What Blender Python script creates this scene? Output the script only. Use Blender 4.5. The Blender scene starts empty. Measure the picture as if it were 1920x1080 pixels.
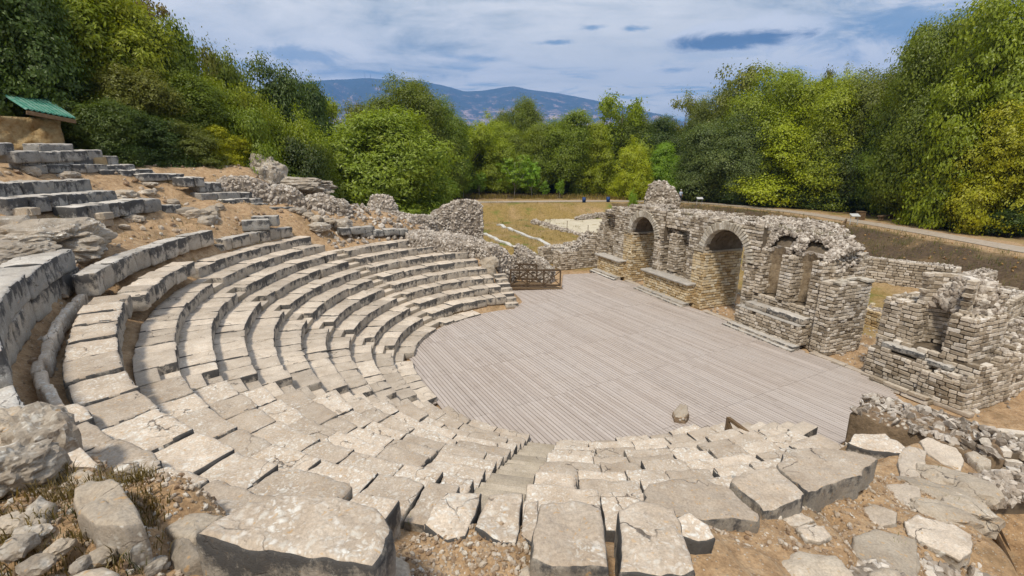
import bpy, bmesh, math, random
import numpy as np
from mathutils import Matrix, Vector
rad = math.radians
SC = bpy.context.scene
COL = SC.collection
rng = np.random.default_rng(7)
random.seed(7)

# ------------------------------------------------------------------ camera, world, sun
FPX, PITCH, ROLL, EYE = 890.0, 0.2647, 0.0074, 7.92
cam = bpy.data.cameras.new('camera')
cam.sensor_width = 36.0
cam.lens = 36.0 * FPX / 1920.0
cam.clip_start = 0.05
cam.clip_end = 40000
cam_o = bpy.data.objects.new('camera', cam)
COL.objects.link(cam_o)
cam_o.matrix_world = (Matrix.Translation((0, 0, EYE)) @ Matrix.Rotation(math.pi / 2 - PITCH, 4, 'X')
                      @ Matrix.Rotation(ROLL, 4, 'Z'))
SC.camera = cam_o
SC.view_settings.view_transform = 'Standard'
SC.view_settings.look = 'None'
SC.view_settings.gamma = 1
SC.view_settings.exposure = 1.03
SC.render.resolution_x, SC.render.resolution_y = 1024, 576

SUN_EL, SUN_AZ = rad(60), rad(205)      # azimuth clockwise from +Y
sun = bpy.data.lights.new('sun', 'SUN')
sun.energy = 2.1
sun.angle = rad(7)
sun.color = (1.0, 0.92, 0.79)
sun_o = bpy.data.objects.new('sun', sun)
COL.objects.link(sun_o)
sd = Vector((math.sin(SUN_AZ) * math.cos(SUN_EL), math.cos(SUN_AZ) * math.cos(SUN_EL), math.sin(SUN_EL)))
sun_o.rotation_euler = sd.to_track_quat('Z', 'Y').to_euler()


class NT:
    """small helper to write node trees"""
    def __init__(s, tree):
        s.t = tree; s.n = tree.nodes; s.l = tree.links
        s.n.clear()

    def node(s, kind, **kw):
        nd = s.n.new(kind)
        for k, v in kw.items():
            setattr(nd, k, v)
        return nd

    def set(s, sock, v):
        if v is None: return
        if hasattr(v, 'links') or isinstance(v, bpy.types.NodeSocket):
            s.l.new(v, sock)
        else:
            sock.default_value = v

    def math(s, op, a, b=None, c=None, clamp=False):
        nd = s.node('ShaderNodeMath', operation=op, use_clamp=clamp)
        for i, v in enumerate((a, b, c)):
            if v is not None: s.set(nd.inputs[i], v)
        return nd.outputs[0]

    def vmath(s, op, a, b=None):
        nd = s.node('ShaderNodeVectorMath', operation=op)
        s.set(nd.inputs[0], a)
        if b is not None: s.set(nd.inputs[1], b)
        return nd

    def noise(s, vec, scale, detail=4, rough=0.55, dist=0.0):
        nd = s.node('ShaderNodeTexNoise')
        s.set(nd.inputs['Vector'], vec)
        nd.inputs['Scale'].default_value = scale
        nd.inputs['Detail'].default_value = detail
        nd.inputs['Roughness'].default_value = rough
        nd.inputs['Distortion'].default_value = dist
        return nd.outputs['Fac']

    def voro(s, vec, scale, feature='F1', rnd=1.0):
        nd = s.node('ShaderNodeTexVoronoi', feature=feature)
        s.set(nd.inputs['Vector'], vec)
        nd.inputs['Scale'].default_value = scale
        nd.inputs['Randomness'].default_value = rnd
        return nd

    def ramp(s, fac, stops, interp='LINEAR'):
        nd = s.node('ShaderNodeValToRGB')
        cr = nd.color_ramp
        cr.interpolation = interp
        while len(cr.elements) < len(stops): cr.elements.new(0.5)
        for e, (p, c) in zip(cr.elements, stops):
            e.position = p
            e.color = (c, c, c, 1) if isinstance(c, (int, float)) else (c[0], c[1], c[2], 1)
        s.set(nd.inputs[0], fac)
        return nd.outputs[0]

    def mix(s, fac, a, b, mode='MIX'):
        nd = s.node('ShaderNodeMix', data_type='RGBA', blend_type=mode)
        s.set(nd.inputs[0], fac)
        for sock, v in ((nd.inputs[6], a), (nd.inputs[7], b)):
            if isinstance(v, tuple) and len(v) == 3: v = (*v, 1)
            s.set(sock, v)
        return nd.outputs[2]

    def maprange(s, v, a, b, c=0.0, d=1.0, smooth=False):
        nd = s.node('ShaderNodeMapRange')
        if smooth: nd.interpolation_type = 'SMOOTHSTEP'
        s.set(nd.inputs[0], v)
        for i, q in enumerate((a, b, c, d)): nd.inputs[i + 1].default_value = q
        return nd.outputs[0]

    def scale(s, vec, xyz):
        nd = s.node('ShaderNodeMapping')
        s.set(nd.inputs[0], vec)
        nd.inputs['Scale'].default_value = xyz
        return nd.outputs[0]


world = bpy.data.worlds.new('World')
SC.world = world
world.use_nodes = True
w = NT(world.node_tree)
out = w.node('ShaderNodeOutputWorld')
bg = w.node('ShaderNodeBackground')
bg.inputs['Strength'].default_value = 0.078
w.l.new(bg.outputs[0], out.inputs[0])
sky = w.node('ShaderNodeTexSky', sky_type='NISHITA')
sky.sun_disc = False
sky.sun_elevation = SUN_EL
sky.sun_rotation = SUN_AZ
sky.air_density = 1.3
sky.ozone_density = 2.0
tc = w.node('ShaderNodeTexCoord')
D = tc.outputs['Generated']                       # direction of view into the sky
sx = w.node('ShaderNodeSeparateXYZ'); w.l.new(D, sx.inputs[0])
dzc = w.math('MAXIMUM', sx.outputs[2], 0.03)
# layer of cloud seen in perspective: direction projected on a flat ceiling
px_ = w.math('DIVIDE', sx.outputs[0], w.math('ADD', dzc, 0.10))
py_ = w.math('DIVIDE', sx.outputs[1], w.math('ADD', dzc, 0.10))
cb = w.node('ShaderNodeCombineXYZ'); w.l.new(px_, cb.inputs[0]); w.l.new(py_, cb.inputs[1])
P = cb.outputs[0]
n_big = w.noise(w.scale(P, (0.6, 0.9, 1)), 1.1, 8, 0.6, 1.0)
n_soft = w.noise(w.scale(P, (0.9, 1.6, 1)), 1.5, 7, 0.6, 0.5)
n_fine = w.noise(w.scale(D, (10, 10, 24)), 1.0, 9, 0.66, 0.6)
shade = w.math('ADD', w.math('MULTIPLY', n_big, 0.6), w.math('ADD', w.math('MULTIPLY', n_soft, 0.3), w.math('MULTIPLY', n_fine, 0.25)))
cloud = w.ramp(shade, [(0.40, (2.0, 2.5, 2.85)), (0.475, (3.3, 3.7, 3.9)), (0.525, (4.7, 4.9, 4.85)), (0.585, (5.9, 5.9, 5.7)), (0.66, (7.0, 6.85, 6.5))])


def lobe(az, el, wa, we, soft=0.35, wob=0.0):
    """mask of an elliptical cloud centred on azimuth/elevation (degrees)"""
    a = w.math('ARCTAN2', sx.outputs[0], sx.outputs[1])
    e = w.math('ARCSINE', sx.outputs[2])
    da = w.math('DIVIDE', w.math('SUBTRACT', a, rad(az)), rad(wa))
    de = w.math('DIVIDE', w.math('SUBTRACT', e, rad(el)), rad(we))
    d = w.math('SQRT', w.math('ADD', w.math('MULTIPLY', da, da), w.math('MULTIPLY', de, de)))
    if wob:
        d = w.math('ADD', d, w.math('MULTIPLY', w.math('SUBTRACT', n_fine, 0.5), wob))
    return w.maprange(d, 1.0, 1.0 - soft, 0, 1, True)


glow = lobe(13, 9.5, 26, 8, 1.0)
cloud = w.mix(w.math('MULTIPLY', glow, 0.75), cloud, (6.7, 6.5, 5.9))
gap1 = w.ramp(n_soft, [(0.37, 1.0), (0.46, 0.0)])
lowband = w.math('MULTIPLY', w.maprange(sx.outputs[2], 0.22, 0.08, 0, 1, True), gap1)
blue = w.mix(0.75, sky.outputs[0], (.5, 1.9, 3.5))
col = w.mix(w.math('MULTIPLY', lowband, 0.85), cloud, blue)
for az, el, wa, we, k in ((27.5, 7.2, 7, 1.5, .75), (17, 9.2, 3.6, .55, .6), (-23.5, 10.0, 8, .9, .55), (36, 11.5, 10, 3.0, .7),
                          (-4.5, 10.6, 4, .5, .5), (-15, 8.6, 10, .6, .45), (8.5, 13.5, 2.2, .35, .7), (4.6, 12.2, 2.4, .35, .75), (12.6, 13.2, 2.0, .4, .75)):
    col = w.mix(w.math('MULTIPLY', lobe(az, el, wa, we, .9, 3.2), k), col, (.65, 1.75, 3.0))
rim = lobe(23.6, 12.1, 8.8, 1.65, .45, 2.6)
col = w.mix(w.math('MULTIPLY', rim, .8), col, (6.4, 6.4, 6.4))
core = lobe(22.4, 11.6, 6.9, 1.0, .75, 2.6)
col = w.mix(w.math('MULTIPLY', core, .92), col, (0.25, 0.72, 1.35))
up = w.maprange(sx.outputs[2], 0.35, 0.8, 0, 1, True)
col = w.mix(up, col, (4.6, 5.0, 5.7))
below = w.maprange(sx.outputs[2], 0.0, -0.05, 0, 1, True)
col = w.mix(below, col, (1.2, 1.15, 1.0))
w.l.new(col, bg.inputs[0])

# ------------------------------------------------------------------ picture geometry helpers (measured once from the photograph)
_cp, _sp, _cr, _sr = math.cos(PITCH), math.sin(PITCH), math.cos(ROLL), math.sin(ROLL)


def ray(px, py):
    X = (px - 960) / FPX; Y = -(py - 540) / FPX
    X, Y = _cr * X - _sr * Y, _sr * X + _cr * Y
    return np.array([X, _cp + Y * _sp, -_sp + Y * _cp])


def at(px, py, z=0.0):
    d = ray(px, py); t = (z - EYE) / d[2]
    return np.array([d[0] * t, d[1] * t, z])


def atr(px, py, r):
    d = ray(px, py); t = r / math.hypot(d[0], d[1])
    return np.array([d[0] * t, d[1] * t, EYE + d[2] * t])


CX, CY = 2.23, 18.82
UX = np.array([.378, -.926]); NX = np.array([.926, .378])


def st(u, v):                     # stage frame -> world xy
    return np.array([CX, CY]) + UX * u + NX * v


# ------------------------------------------------------------------ numpy noise
def _hash(ix, iy, iz, seed):
    h = (ix.astype(np.int64) * 374761393 + iy.astype(np.int64) * 668265263 + iz.astype(np.int64) * 2147483647 + seed * 974634777) & 0xFFFFFFFF
    h = ((h ^ (h >> 13)) * 1274126177) & 0xFFFFFFFF
    h = h ^ (h >> 16)
    return (h & 0xFFFF) / 32767.5 - 1.0


def nz(p, scale=1.0, seed=0):
    p = np.asarray(p, float) * scale
    i = np.floor(p).astype(np.int64); f = p - i
    f = f * f * (3 - 2 * f)
    r = 0
    for dx in (0, 1):
        wx = f[..., 0] if dx else 1 - f[..., 0]
        for dy in (0, 1):
            wy = f[..., 1] if dy else 1 - f[..., 1]
            for dz in (0, 1):
                wz = f[..., 2] if dz else 1 - f[..., 2]
                r = r + wx * wy * wz * _hash(i[..., 0] + dx, i[..., 1] + dy, i[..., 2] + dz, seed)
    return r


def fbm(p, scale=1.0, seed=0, oct=3):
    r = 0; a = 1.0
    for k in range(oct):
        r = r + a * nz(p, scale, seed + k * 17); a *= .5; scale *= 2.03
    return r


def sst(x, a, b):
    t = np.clip((x - a) / (b - a), 0, 1)
    return t * t * (3 - 2 * t)


# ------------------------------------------------------------------ terrain height
PATH = np.array([(-40, 60), (-24, 63), (-10.5, 67), (3, 70), (14, 71.8), (25, 72), (30.9, 65.5), (34.6, 57), (36, 43.4), (36, 32.9), (36.4, 20), (38, 4)])
PZ = 2.0


def path_dist(x, y):
    d = np.full(x.shape, 1e9)
    for a, b in zip(PATH[:-1], PATH[1:]):
        ab = b - a
        t = np.clip(((x - a[0]) * ab[0] + (y - a[1]) * ab[1]) / (ab @ ab), 0, 1)
        d = np.minimum(d, np.hypot(x - a[0] - t * ab[0], y - a[1] - t * ab[1]))
    return d


def ground(x, y):
    x = np.asarray(x, float); y = np.asarray(y, float)
    rx, ry = x - CX, y - CY
    R = np.hypot(rx, ry)
    s = rx * NX[0] + ry * NX[1]
    th = np.degrees(np.arctan2(ry, rx))
    thp = np.where(th < 0, th + 360, th)                   # 0..360, back of the seats ~202
    R = R - .48 * sst(thp, 212, 245)
    cone = .18 + .5 * (np.minimum(R, 20.6) - 6.3) + .14 * np.clip(R - 20.6, 0, 10) + .42 * np.maximum(R - 30.6, 0)
    gut = (thp > 196) & (thp < 262)
    cone = cone - .5 * (1 - np.where(gut, sst(R, 15.35, 15.9), sst(R, 14.0, 15.6)))
    capR = np.where((thp > 228) & (thp < 300), 17.2, 1e3)
    cone = np.where(R > capR, np.minimum(cone, .18 + .5 * (capR - 6.3) + .12 * (R - capR)), cone)
    cone = np.minimum(cone, 34 + .05 * R)
    cone = np.maximum(cone, -.13)
    far = ry > 0
    w_in = 1 - sst(s, .3, 1.8)
    kk = sst(R, 15.5, 20.5)
    w_far = sst(thp, 92 + 50 * kk, 138 + 34 * kk)
    w_near = 1 - sst(s, -7.5, .8)
    w_out = np.where(far, w_far, np.where(s < -0.5, w_near, w_near))
    w_out = np.where((thp > 150) & (thp < 250), 1.0, w_out)
    # near right side, keep what the two rules share
    k = sst(R, 11.2, 13.4)
    wgt = w_in * (1 - k) + w_out * k
    # outer ground
    d = path_dist(x, y)
    yp = np.interp(x, PATH[:6, 0], PATH[:6, 1]); xp = np.interp(y, PATH[5:, 1][::-1], PATH[5:, 0][::-1])
    outside = ((x <= 25) & (y > yp)) | ((x > 25) & ((x > xp) | (y > 72)))
    flat = np.where(outside, PZ + .02 * np.maximum(d - 6, 0), PZ - (PZ - .15) * sst(d, 2.4, 8.0))
    flat = np.where(outside, flat, np.where((s < 13.5) & (R < 22), np.minimum(flat, -.12), flat))
    # near parodos: raised earth beside the end of the seats
    u = rx * UX[0] + ry * UX[1]
    bank = 2.2 * sst(u, 10.6, 12.2) * (1 - sst(s, 1.6, 4.2)) 
    flat = np.where((ry < 0) & (s < 6), np.maximum(flat, bank - .1), flat)
    z = cone * wgt + flat * (1 - wgt)
    # pit in front of the vaulted passage at lower right
    q = np.hypot((x - 7.7) / 1.0, (y - 6.0) / .9)
    z = z - 1.2 * (1 - sst(q, .55, 1.15))
    p = np.stack([x, y, np.zeros_like(x)], -1)
    rough = .10 * sst(R, 13.6, 17) * sst(wgt, .2, .6) + .02 + .10 * sst(d, 2.5, 5) * (R > 22)
    fl = (d < 2.3)
    if CTRL is not None:
        sw = np.zeros_like(z); sz = np.zeros_like(z); mm = np.zeros_like(z)
        near_ = (np.abs(x - 2) < 9) & (y < 11)
        xs, ys = x[near_], y[near_]
        a = np.zeros_like(xs); b = np.zeros_like(xs); m_ = np.zeros_like(xs)
        for cx0, cy0, cz0, sg in CTRL:
            d2 = (xs - cx0) ** 2 + (ys - cy0) ** 2
            q_ = np.exp(-d2 / (2 * (sg * .8) ** 2)); wq = 1 / (d2 + .03) ** 1.6 * q_
            a += wq; b += wq * cz0; m_ += np.exp(-d2 / (2 * sg * sg))
        m_ = np.clip(m_ * 1.25, 0, 1)
        zz_ = z[near_]
        z = z.copy(); z[near_] = zz_ * (1 - m_) + np.where(a > 1e-9, b / np.maximum(a, 1e-9), zz_) * m_
    z = z + np.where(fl, 0, 1) * (rough * fbm(p, .9, 3, 4) + .5 * rough * fbm(p, 4.5, 9, 2))
    return z


CTRL = None


def gz(x, y):
    return float(ground(np.array([x]), np.array([y]))[0])


CTRL = [(*at(a, b, c), sg) for a, b, c, sg in (
    (1700, 870, 2.57, .5), (1695, 930, 2.83, .45), (1760, 850, 2.44, .5), (1650, 965, 3.02, .4), (1760, 1000, 3.05, .4), (1660, 1040, 3.33, .4),
    (1485, 970, 3.58, .3), (1525, 1000, 3.60, .3), (1530, 1070, 3.82, .35), (1570, 935, 3.28, .35), (1640, 905, 3.0, .4), (1400, 1000, 3.84, .3), (1380, 1045, 4.05, .35),
    (1330, 1030, 4.36, .3), (1345, 1012, 4.34, .2), (1290, 1012, 4.40, .2), (880, 1045, 4.75, .3), (960, 1060, 4.74, .3), (800, 1070, 4.77, .3), (1150, 1095, 4.55, .3), (1066, 1100, 4.55, .3), (930, 1110, 4.72, .4),
    (1620, 850, 2.42, .35), (1830, 1075, 2.75, .4), (1850, 880, 2.2, .35), (1600, 900, 3.1, .3), (1790, 930, 2.66, .4), (1800, 1010, 2.9, .35), (1450, 975, 3.68, .25), (1420, 985, 3.78, .25),
    (200, 1040, 5.44, .4), (90, 1010, 5.44, .4), (60, 940, 5.32, .4), (330, 930, 4.85, .25), (450, 915, 4.0, .3), (560, 905, 3.95, .3), (240, 965, 5.38, .25),
    (135, 880, 4.75, .3), (92, 815, 4.45, .3), (40, 1080, 5.5, .4), (330, 1075, 5.2, .35))]
CTRL = [(c[0], c[1], c[2], c[3]) for c in CTRL]

# ------------------------------------------------------------------ mesh + object helpers
def mesh_from(name, V, F, mats=(), midx=None, smooth=False):
    me = bpy.data.meshes.new(name)
    if isinstance(F, np.ndarray):
        n, k = F.shape
        me.vertices.add(len(V)); me.vertices.foreach_set('co', np.asarray(V, np.float32).ravel())
        me.loops.add(n * k); me.loops.foreach_set('vertex_index', F.astype(np.int32).ravel())
        me.polygons.add(n)
        me.polygons.foreach_set('loop_start', np.arange(0, n * k, k, dtype=np.int32))
        me.polygons.foreach_set('loop_total', np.full(n, k, np.int32))
    else:
        tot = np.array([len(f) for f in F], np.int32)
        flat = np.concatenate([np.asarray(f, np.int32) for f in F])
        me.vertices.add(len(V)); me.vertices.foreach_set('co', np.asarray(V, np.float32).ravel())
        me.loops.add(len(flat)); me.loops.foreach_set('vertex_index', flat)
        me.polygons.add(len(F))
        me.polygons.foreach_set('loop_start', np.concatenate([[0], np.cumsum(tot)[:-1]]).astype(np.int32))
        me.polygons.foreach_set('loop_total', tot)
    for m in mats: me.materials.append(m)
    if midx is not None: me.polygons.foreach_set('material_index', np.asarray(midx, np.int32))
    me.polygons.foreach_set('use_smooth', np.full(len(me.polygons), bool(smooth)))
    me.update(calc_edges=True)
    return me


def link(name, me, parent=None, loc=(0, 0, 0)):
    o = bpy.data.objects.new(name, me)
    COL.objects.link(o)
    o.location = loc
    if parent: o.parent = parent
    return o


def tag(o, label=None, cat=None, group=None, kind=None):
    if label: o['label'] = label
    if cat: o['category'] = cat
    if group: o['group'] = group
    if kind: o['kind'] = kind
    return o


def empty(name, loc, label, cat, group=None):
    o = bpy.data.objects.new(name, None)
    COL.objects.link(o)
    o.location = loc
    o.empty_display_size = .2
    return tag(o, label, cat, group)


class Acc:
    """collects pieces given in world coordinates, links them as ONE mesh object"""
    def __init__(s):
        s.V = []; s.F = []; s.M = []; s.n = 0

    def raw(s, V, F, m=0):
        V = np.asarray(V, float)
        for f in F: s.F.append([i + s.n for i in f]); s.M.append(m)
        s.V.append(V); s.n += len(V)

    def inst(s, tmpl, C, A, jit=0.0, m=0, rg=None):
        """template copies: C (N,3) centres, A (N,3,3) rows = scaled axes"""
        TV, TF = tmpl
        C = np.asarray(C, float); A = np.asarray(A, float)
        if len(C) == 0: return
        T = np.repeat(TV[None], len(C), 0)
        if jit: T = T * (1 + (rg or rng).normal(0, jit, T.shape))
        W = np.einsum('nij,njk->nik', T, A) + C[:, None, :]
        base = s.n; k = len(TV)
        for i in range(len(C)):
            o = base + i * k
            for f in TF: s.F.append([q + o for q in f])
        s.M += [m] * (len(C) * len(TF))
        s.V.append(W.reshape(-1, 3)); s.n += len(C) * k

    def box(s, c, half, ax=None, m=0):
        A = np.diag(half) if ax is None else np.asarray(ax) * np.asarray(half)[:, None]
        s.inst(BOX, [c], [A], 0, m)

    def beam(s, a, b, wd, ht, m=0, upv=(0, 0, 1)):
        a = np.asarray(a, float); b = np.asarray(b, float)
        d = b - a; L = np.linalg.norm(d); d = d / L
        sd_ = np.cross(d, upv)
        if np.linalg.norm(sd_) < 1e-4: sd_ = np.cross(d, (1, 0, 0))
        sd_ /= np.linalg.norm(sd_); u = np.cross(sd_, d)
        s.inst(CHB, [(a + b) / 2], [np.array([d * L / 2, sd_ * wd / 2, u * ht / 2])], 0, m)

    def tube(s, pts, radii, seg=8, m=0):
        pts = np.asarray(pts, float); V = []; F = []
        for i, p in enumerate(pts):
            d = pts[min(i + 1, len(pts) - 1)] - pts[max(i - 1, 0)]
            d /= np.linalg.norm(d) + 1e-9
            a = np.cross(d, (0.3, 1, 0.2)); a /= np.linalg.norm(a) + 1e-9; b = np.cross(d, a)
            for k in range(seg):
                t = 2 * math.pi * k / seg
                V.append(p + radii[i] * (a * math.cos(t) + b * math.sin(t)))
        for i in range(len(pts) - 1):
            for k in range(seg):
                F.append([i * seg + k, i * seg + (k + 1) % seg, (i + 1) * seg + (k + 1) % seg, (i + 1) * seg + k])
        F.append(list(range(seg))[::-1]); F.append([(len(pts) - 1) * seg + k for k in range(seg)])
        s.raw(V, F, m)

    def build(s, name, mats, parent=None, origin=(0, 0, 0), smooth=False):
        V = np.concatenate(s.V) - np.asarray(origin, float)
        me = mesh_from(name, V, s.F, mats, s.M, smooth)
        return link(name, me, parent, (0, 0, 0) if parent else origin)


def tmpl_from_bm(fn):
    bm = bmesh.new(); fn(bm)
    bm.verts.index_update()
    V = np.array([v.co[:] for v in bm.verts]); F = [[v.index for v in f.verts] for f in bm.faces]
    bm.free()
    return V, F


def _cube(bm): bmesh.ops.create_cube(bm, size=2)


def _chamf(bm, off=.16):
    bmesh.ops.create_cube(bm, size=2)
    bmesh.ops.bevel(bm, geom=list(bm.edges), offset=off, segments=1, profile=.5, affect='EDGES')


BOX = tmpl_from_bm(_cube)
CHB = tmpl_from_bm(lambda bm: _chamf(bm, .08))
STN = tmpl_from_bm(lambda bm: _chamf(bm, .15))
ICO = tmpl_from_bm(lambda bm: bmesh.ops.create_icosphere(bm, subdivisions=1, radius=1))
ICO2 = tmpl_from_bm(lambda bm: bmesh.ops.create_icosphere(bm, subdivisions=2, radius=1))


def rocks(acc, C, S, m=0, flat=.7, jit=.16, rg=None):
    """irregular stones: centres C, radii S"""
    rg = rg or rng
    C = np.asarray(C, float); n = len(C)
    if n == 0: return
    q = rg.normal(size=(n, 3, 3))
    Q, _ = np.linalg.qr(q)
    sc = np.stack([rg.uniform(.8, 1.35, n), rg.uniform(.7, 1.1, n), rg.uniform(.5, .9, n) * flat / .7], 1) * np.asarray(S)[:, None]
    acc.inst(ICO, C, Q * sc[:, :, None], jit, m, rg)


# ------------------------------------------------------------------ materials
def principled(nt, col, rough=.9, bump=None, bstr=.4, bdist=.02):
    b = nt.node('ShaderNodeBsdfPrincipled')
    o = nt.node('ShaderNodeOutputMaterial')
    nt.l.new(b.outputs[0], o.inputs[0])
    nt.set(b.inputs['Base Color'], (*col, 1) if isinstance(col, tuple) and len(col) == 3 else col)
    nt.set(b.inputs['Roughness'], rough)
    b.inputs['Specular IOR Level'].default_value = .25
    if bump is not None:
        bn = nt.node('ShaderNodeBump')
        bn.inputs['Strength'].default_value = bstr
        bn.inputs['Distance'].default_value = bdist
        nt.l.new(bump, bn.inputs['Height'])
        nt.l.new(bn.outputs[0], b.inputs['Normal'])
    return b


def newmat(name):
    m = bpy.data.materials.new(name); m.use_nodes = True
    return m, NT(m.node_tree)


def stone_mat(name, lo, hi, lichen=.5, spot=11.0, face=False, orange=.05, dark=.5, brown=.3):
    m, t = newmat(name)
    g = t.node('ShaderNodeNewGeometry'); p = g.outputs['Position']
    oi = t.node('ShaderNodeObjectInfo')
    base = t.ramp(t.noise(p, 2.2, 6, .65), [(.3, lo), (.72, hi)])
    base = t.mix(1.0, base, t.ramp(oi.outputs['Random'], [(0, .78), (1, 1.16)]), 'MULTIPLY')
    base = t.mix(t.math('MULTIPLY', t.ramp(t.noise(p, 5.5, 5, .7), [(.5, 0), (.72, 1)]), brown), base, (.27, .185, .11))
    base = t.mix(.5, base, t.ramp(t.noise(p, 38, 4, .75), [(.3, .45), (.68, 1.35)]), 'MULTIPLY')
    # grey-white crust lichen in rounded spots of several sizes
    warp = t.vmath('ADD', p, t.vmath('SCALE', t.node('ShaderNodeTexNoise').outputs['Color']).outputs[0])
    wn = t.node('ShaderNodeTexNoise'); wn.inputs['Scale'].default_value = 9.0
    t.l.new(p, wn.inputs['Vector'])
    ws = t.vmath('SCALE', wn.outputs['Color']); ws.inputs['Scale'].default_value = .16
    pw = t.vmath('ADD', p, ws.outputs[0]).outputs[0]
    gate = t.ramp(t.math('ADD', t.noise(p, 1.6, 5, .65), t.maprange(oi.outputs['Random'], 0, 1, -.13, .13)), [(.62 - .26 * lichen, 0), (.84 - .26 * lichen, 1)])
    v1 = t.voro(pw, spot); v2 = t.voro(pw, spot * 2.3)
    s1 = t.math('MULTIPLY', t.ramp(v1.outputs['Distance'], [(.30, 1), (.36, 0)]), t.ramp(t.node('ShaderNodeSeparateColor').outputs[0], [(0, 1), (1, 1)]))
    sep = t.node('ShaderNodeSeparateColor'); t.l.new(v1.outputs['Color'], sep.inputs[0])
    k1 = t.math('LESS_THAN', sep.outputs[0], .25 + .45 * lichen)
    sep2 = t.node('ShaderNodeSeparateColor'); t.l.new(v2.outputs['Color'], sep2.inputs[0])
    k2 = t.math('LESS_THAN', sep2.outputs[0], .2 + .5 * lichen)
    s1 = t.math('MULTIPLY', t.ramp(v1.outputs['Distance'], [(.20, 1), (.46, 0)]), k1)
    s2 = t.math('MULTIPLY', t.ramp(v2.outputs['Distance'], [(.18, 1), (.48, 0)]), k2)
    spots = t.math('MULTIPLY', t.math('MAXIMUM', s1, s2), gate)
    base = t.mix(t.math('MULTIPLY', spots, .88), base, t.mix(sep.outputs[1], (.76, .75, .70), (.60, .57, .50)))
    if orange:
        k3 = t.math('LESS_THAN', sep2.outputs[1], orange)
        base = t.mix(t.math('MULTIPLY', t.math('MULTIPLY', t.ramp(v2.outputs['Distance'], [(.3, 1), (.5, 0)]), k3), .55), base, (.46, .27, .10))
    # black crust specks
    sp = t.ramp(t.noise(p, 16, 6, .75), [(.60, 0), (.68, 1)])
    base = t.mix(t.math('MULTIPLY', sp, .55 * dark), base, (.075, .07, .065))
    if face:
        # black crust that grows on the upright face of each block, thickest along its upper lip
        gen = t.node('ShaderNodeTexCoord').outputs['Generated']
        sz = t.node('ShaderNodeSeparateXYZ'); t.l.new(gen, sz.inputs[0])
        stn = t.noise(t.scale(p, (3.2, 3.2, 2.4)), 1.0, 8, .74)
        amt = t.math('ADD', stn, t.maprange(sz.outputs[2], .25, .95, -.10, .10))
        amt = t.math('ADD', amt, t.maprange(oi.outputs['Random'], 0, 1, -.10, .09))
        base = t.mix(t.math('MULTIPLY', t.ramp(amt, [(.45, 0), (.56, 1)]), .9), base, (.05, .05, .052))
    h = t.math('ADD', t.math('MULTIPLY', t.noise(p, 9, 8, .7), 1.0), t.math('MULTIPLY', t.noise(p, 55, 4, .7), .35))
    h = t.math('ADD', h, t.math('MULTIPLY', t.ramp(t.noise(t.scale(p, (1, 1, 2)), 3.2, 5, .6), [(.36, -.6), (.46, 0)]), .8))
    # patina and hairline cracks
    base = t.mix(t.math('MULTIPLY', t.ramp(t.noise(p, 2.7, 6, .7), [(.54, 0), (.70, 1)]), .28), base, (.24, .20, .165))
    ww = t.node('ShaderNodeTexNoise'); ww.inputs['Scale'].default_value = 2.2; ww.inputs['Detail'].default_value = 6
    t.l.new(p, ww.inputs['Vector'])
    w2 = t.vmath('SCALE', ww.outputs['Color']); w2.inputs['Scale'].default_value = .7
    ce = t.voro(t.vmath('ADD', p, w2.outputs[0]).outputs[0], 1.25, 'DISTANCE_TO_EDGE')
    ck = t.math('MULTIPLY', t.ramp(ce.outputs['Distance'], [(.004, 1), (.013, 0)]), t.ramp(t.noise(p, 1.3, 3, .5), [(.53, 0), (.61, 1)]))
    base = t.mix(t.math('MULTIPLY', ck, .8), base, (.06, .05, .042))
    h = t.math('SUBTRACT', h, t.math('MULTIPLY', ck, .8))
    principled(t, base, .93, h, .6, .03)
    return m


M = {}
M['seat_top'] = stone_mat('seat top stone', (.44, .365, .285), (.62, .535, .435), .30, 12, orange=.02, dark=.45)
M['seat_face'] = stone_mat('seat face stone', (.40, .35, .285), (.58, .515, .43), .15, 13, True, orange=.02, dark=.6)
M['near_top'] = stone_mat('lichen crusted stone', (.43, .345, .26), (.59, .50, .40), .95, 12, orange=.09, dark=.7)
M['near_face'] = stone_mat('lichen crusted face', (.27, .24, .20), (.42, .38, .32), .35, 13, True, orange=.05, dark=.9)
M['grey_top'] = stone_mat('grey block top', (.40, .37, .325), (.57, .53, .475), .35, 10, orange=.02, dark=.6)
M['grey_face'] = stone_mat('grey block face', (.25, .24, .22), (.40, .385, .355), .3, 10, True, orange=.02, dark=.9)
M['ochre'] = stone_mat('ochre stone', (.34, .24, .12), (.46, .35, .20), .1, 12, orange=0, dark=.5)
M['step'] = stone_mat('concrete step', (.36, .30, .22), (.47, .40, .31), .05, 16, orange=0, dark=.15, brown=.1)
M['rock'] = stone_mat('weathered rock', (.25, .21, .165), (.42, .365, .295), .7, 8, orange=.03, dark=.9)
M['rock2'] = stone_mat('pale weathered rock', (.36, .30, .23), (.49, .42, .33), .35, 9, orange=.08, dark=.5)


def masonry_mat(name, stops, joint_dark=.5, stain=.42):
    m, t = newmat(name)
    g = t.node('ShaderNodeNewGeometry'); p = g.outputs['Position']
    base = t.ramp(g.outputs['Random Per Island'], stops)
    base = t.mix(.6, base, t.ramp(t.noise(p, 14, 5, .7), [(.3, .6), (.7, 1.25)]), 'MULTIPLY')
    st_ = t.ramp(t.noise(p, 1.3, 6, .7), [(.5, 0), (.68, 1)])
    base = t.mix(t.math('MULTIPLY', st_, stain), base, (.10, .085, .07))
    lic = t.math('MULTIPLY', t.ramp(t.noise(p, 7, 5, .7), [(.56, 0), (.66, 1)]), .55)
    base = t.mix(lic, base, (.56, .54, .50))
    principled(t, base, .95, t.noise(p, 22, 6, .7), .6, .03)
    return m


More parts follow.
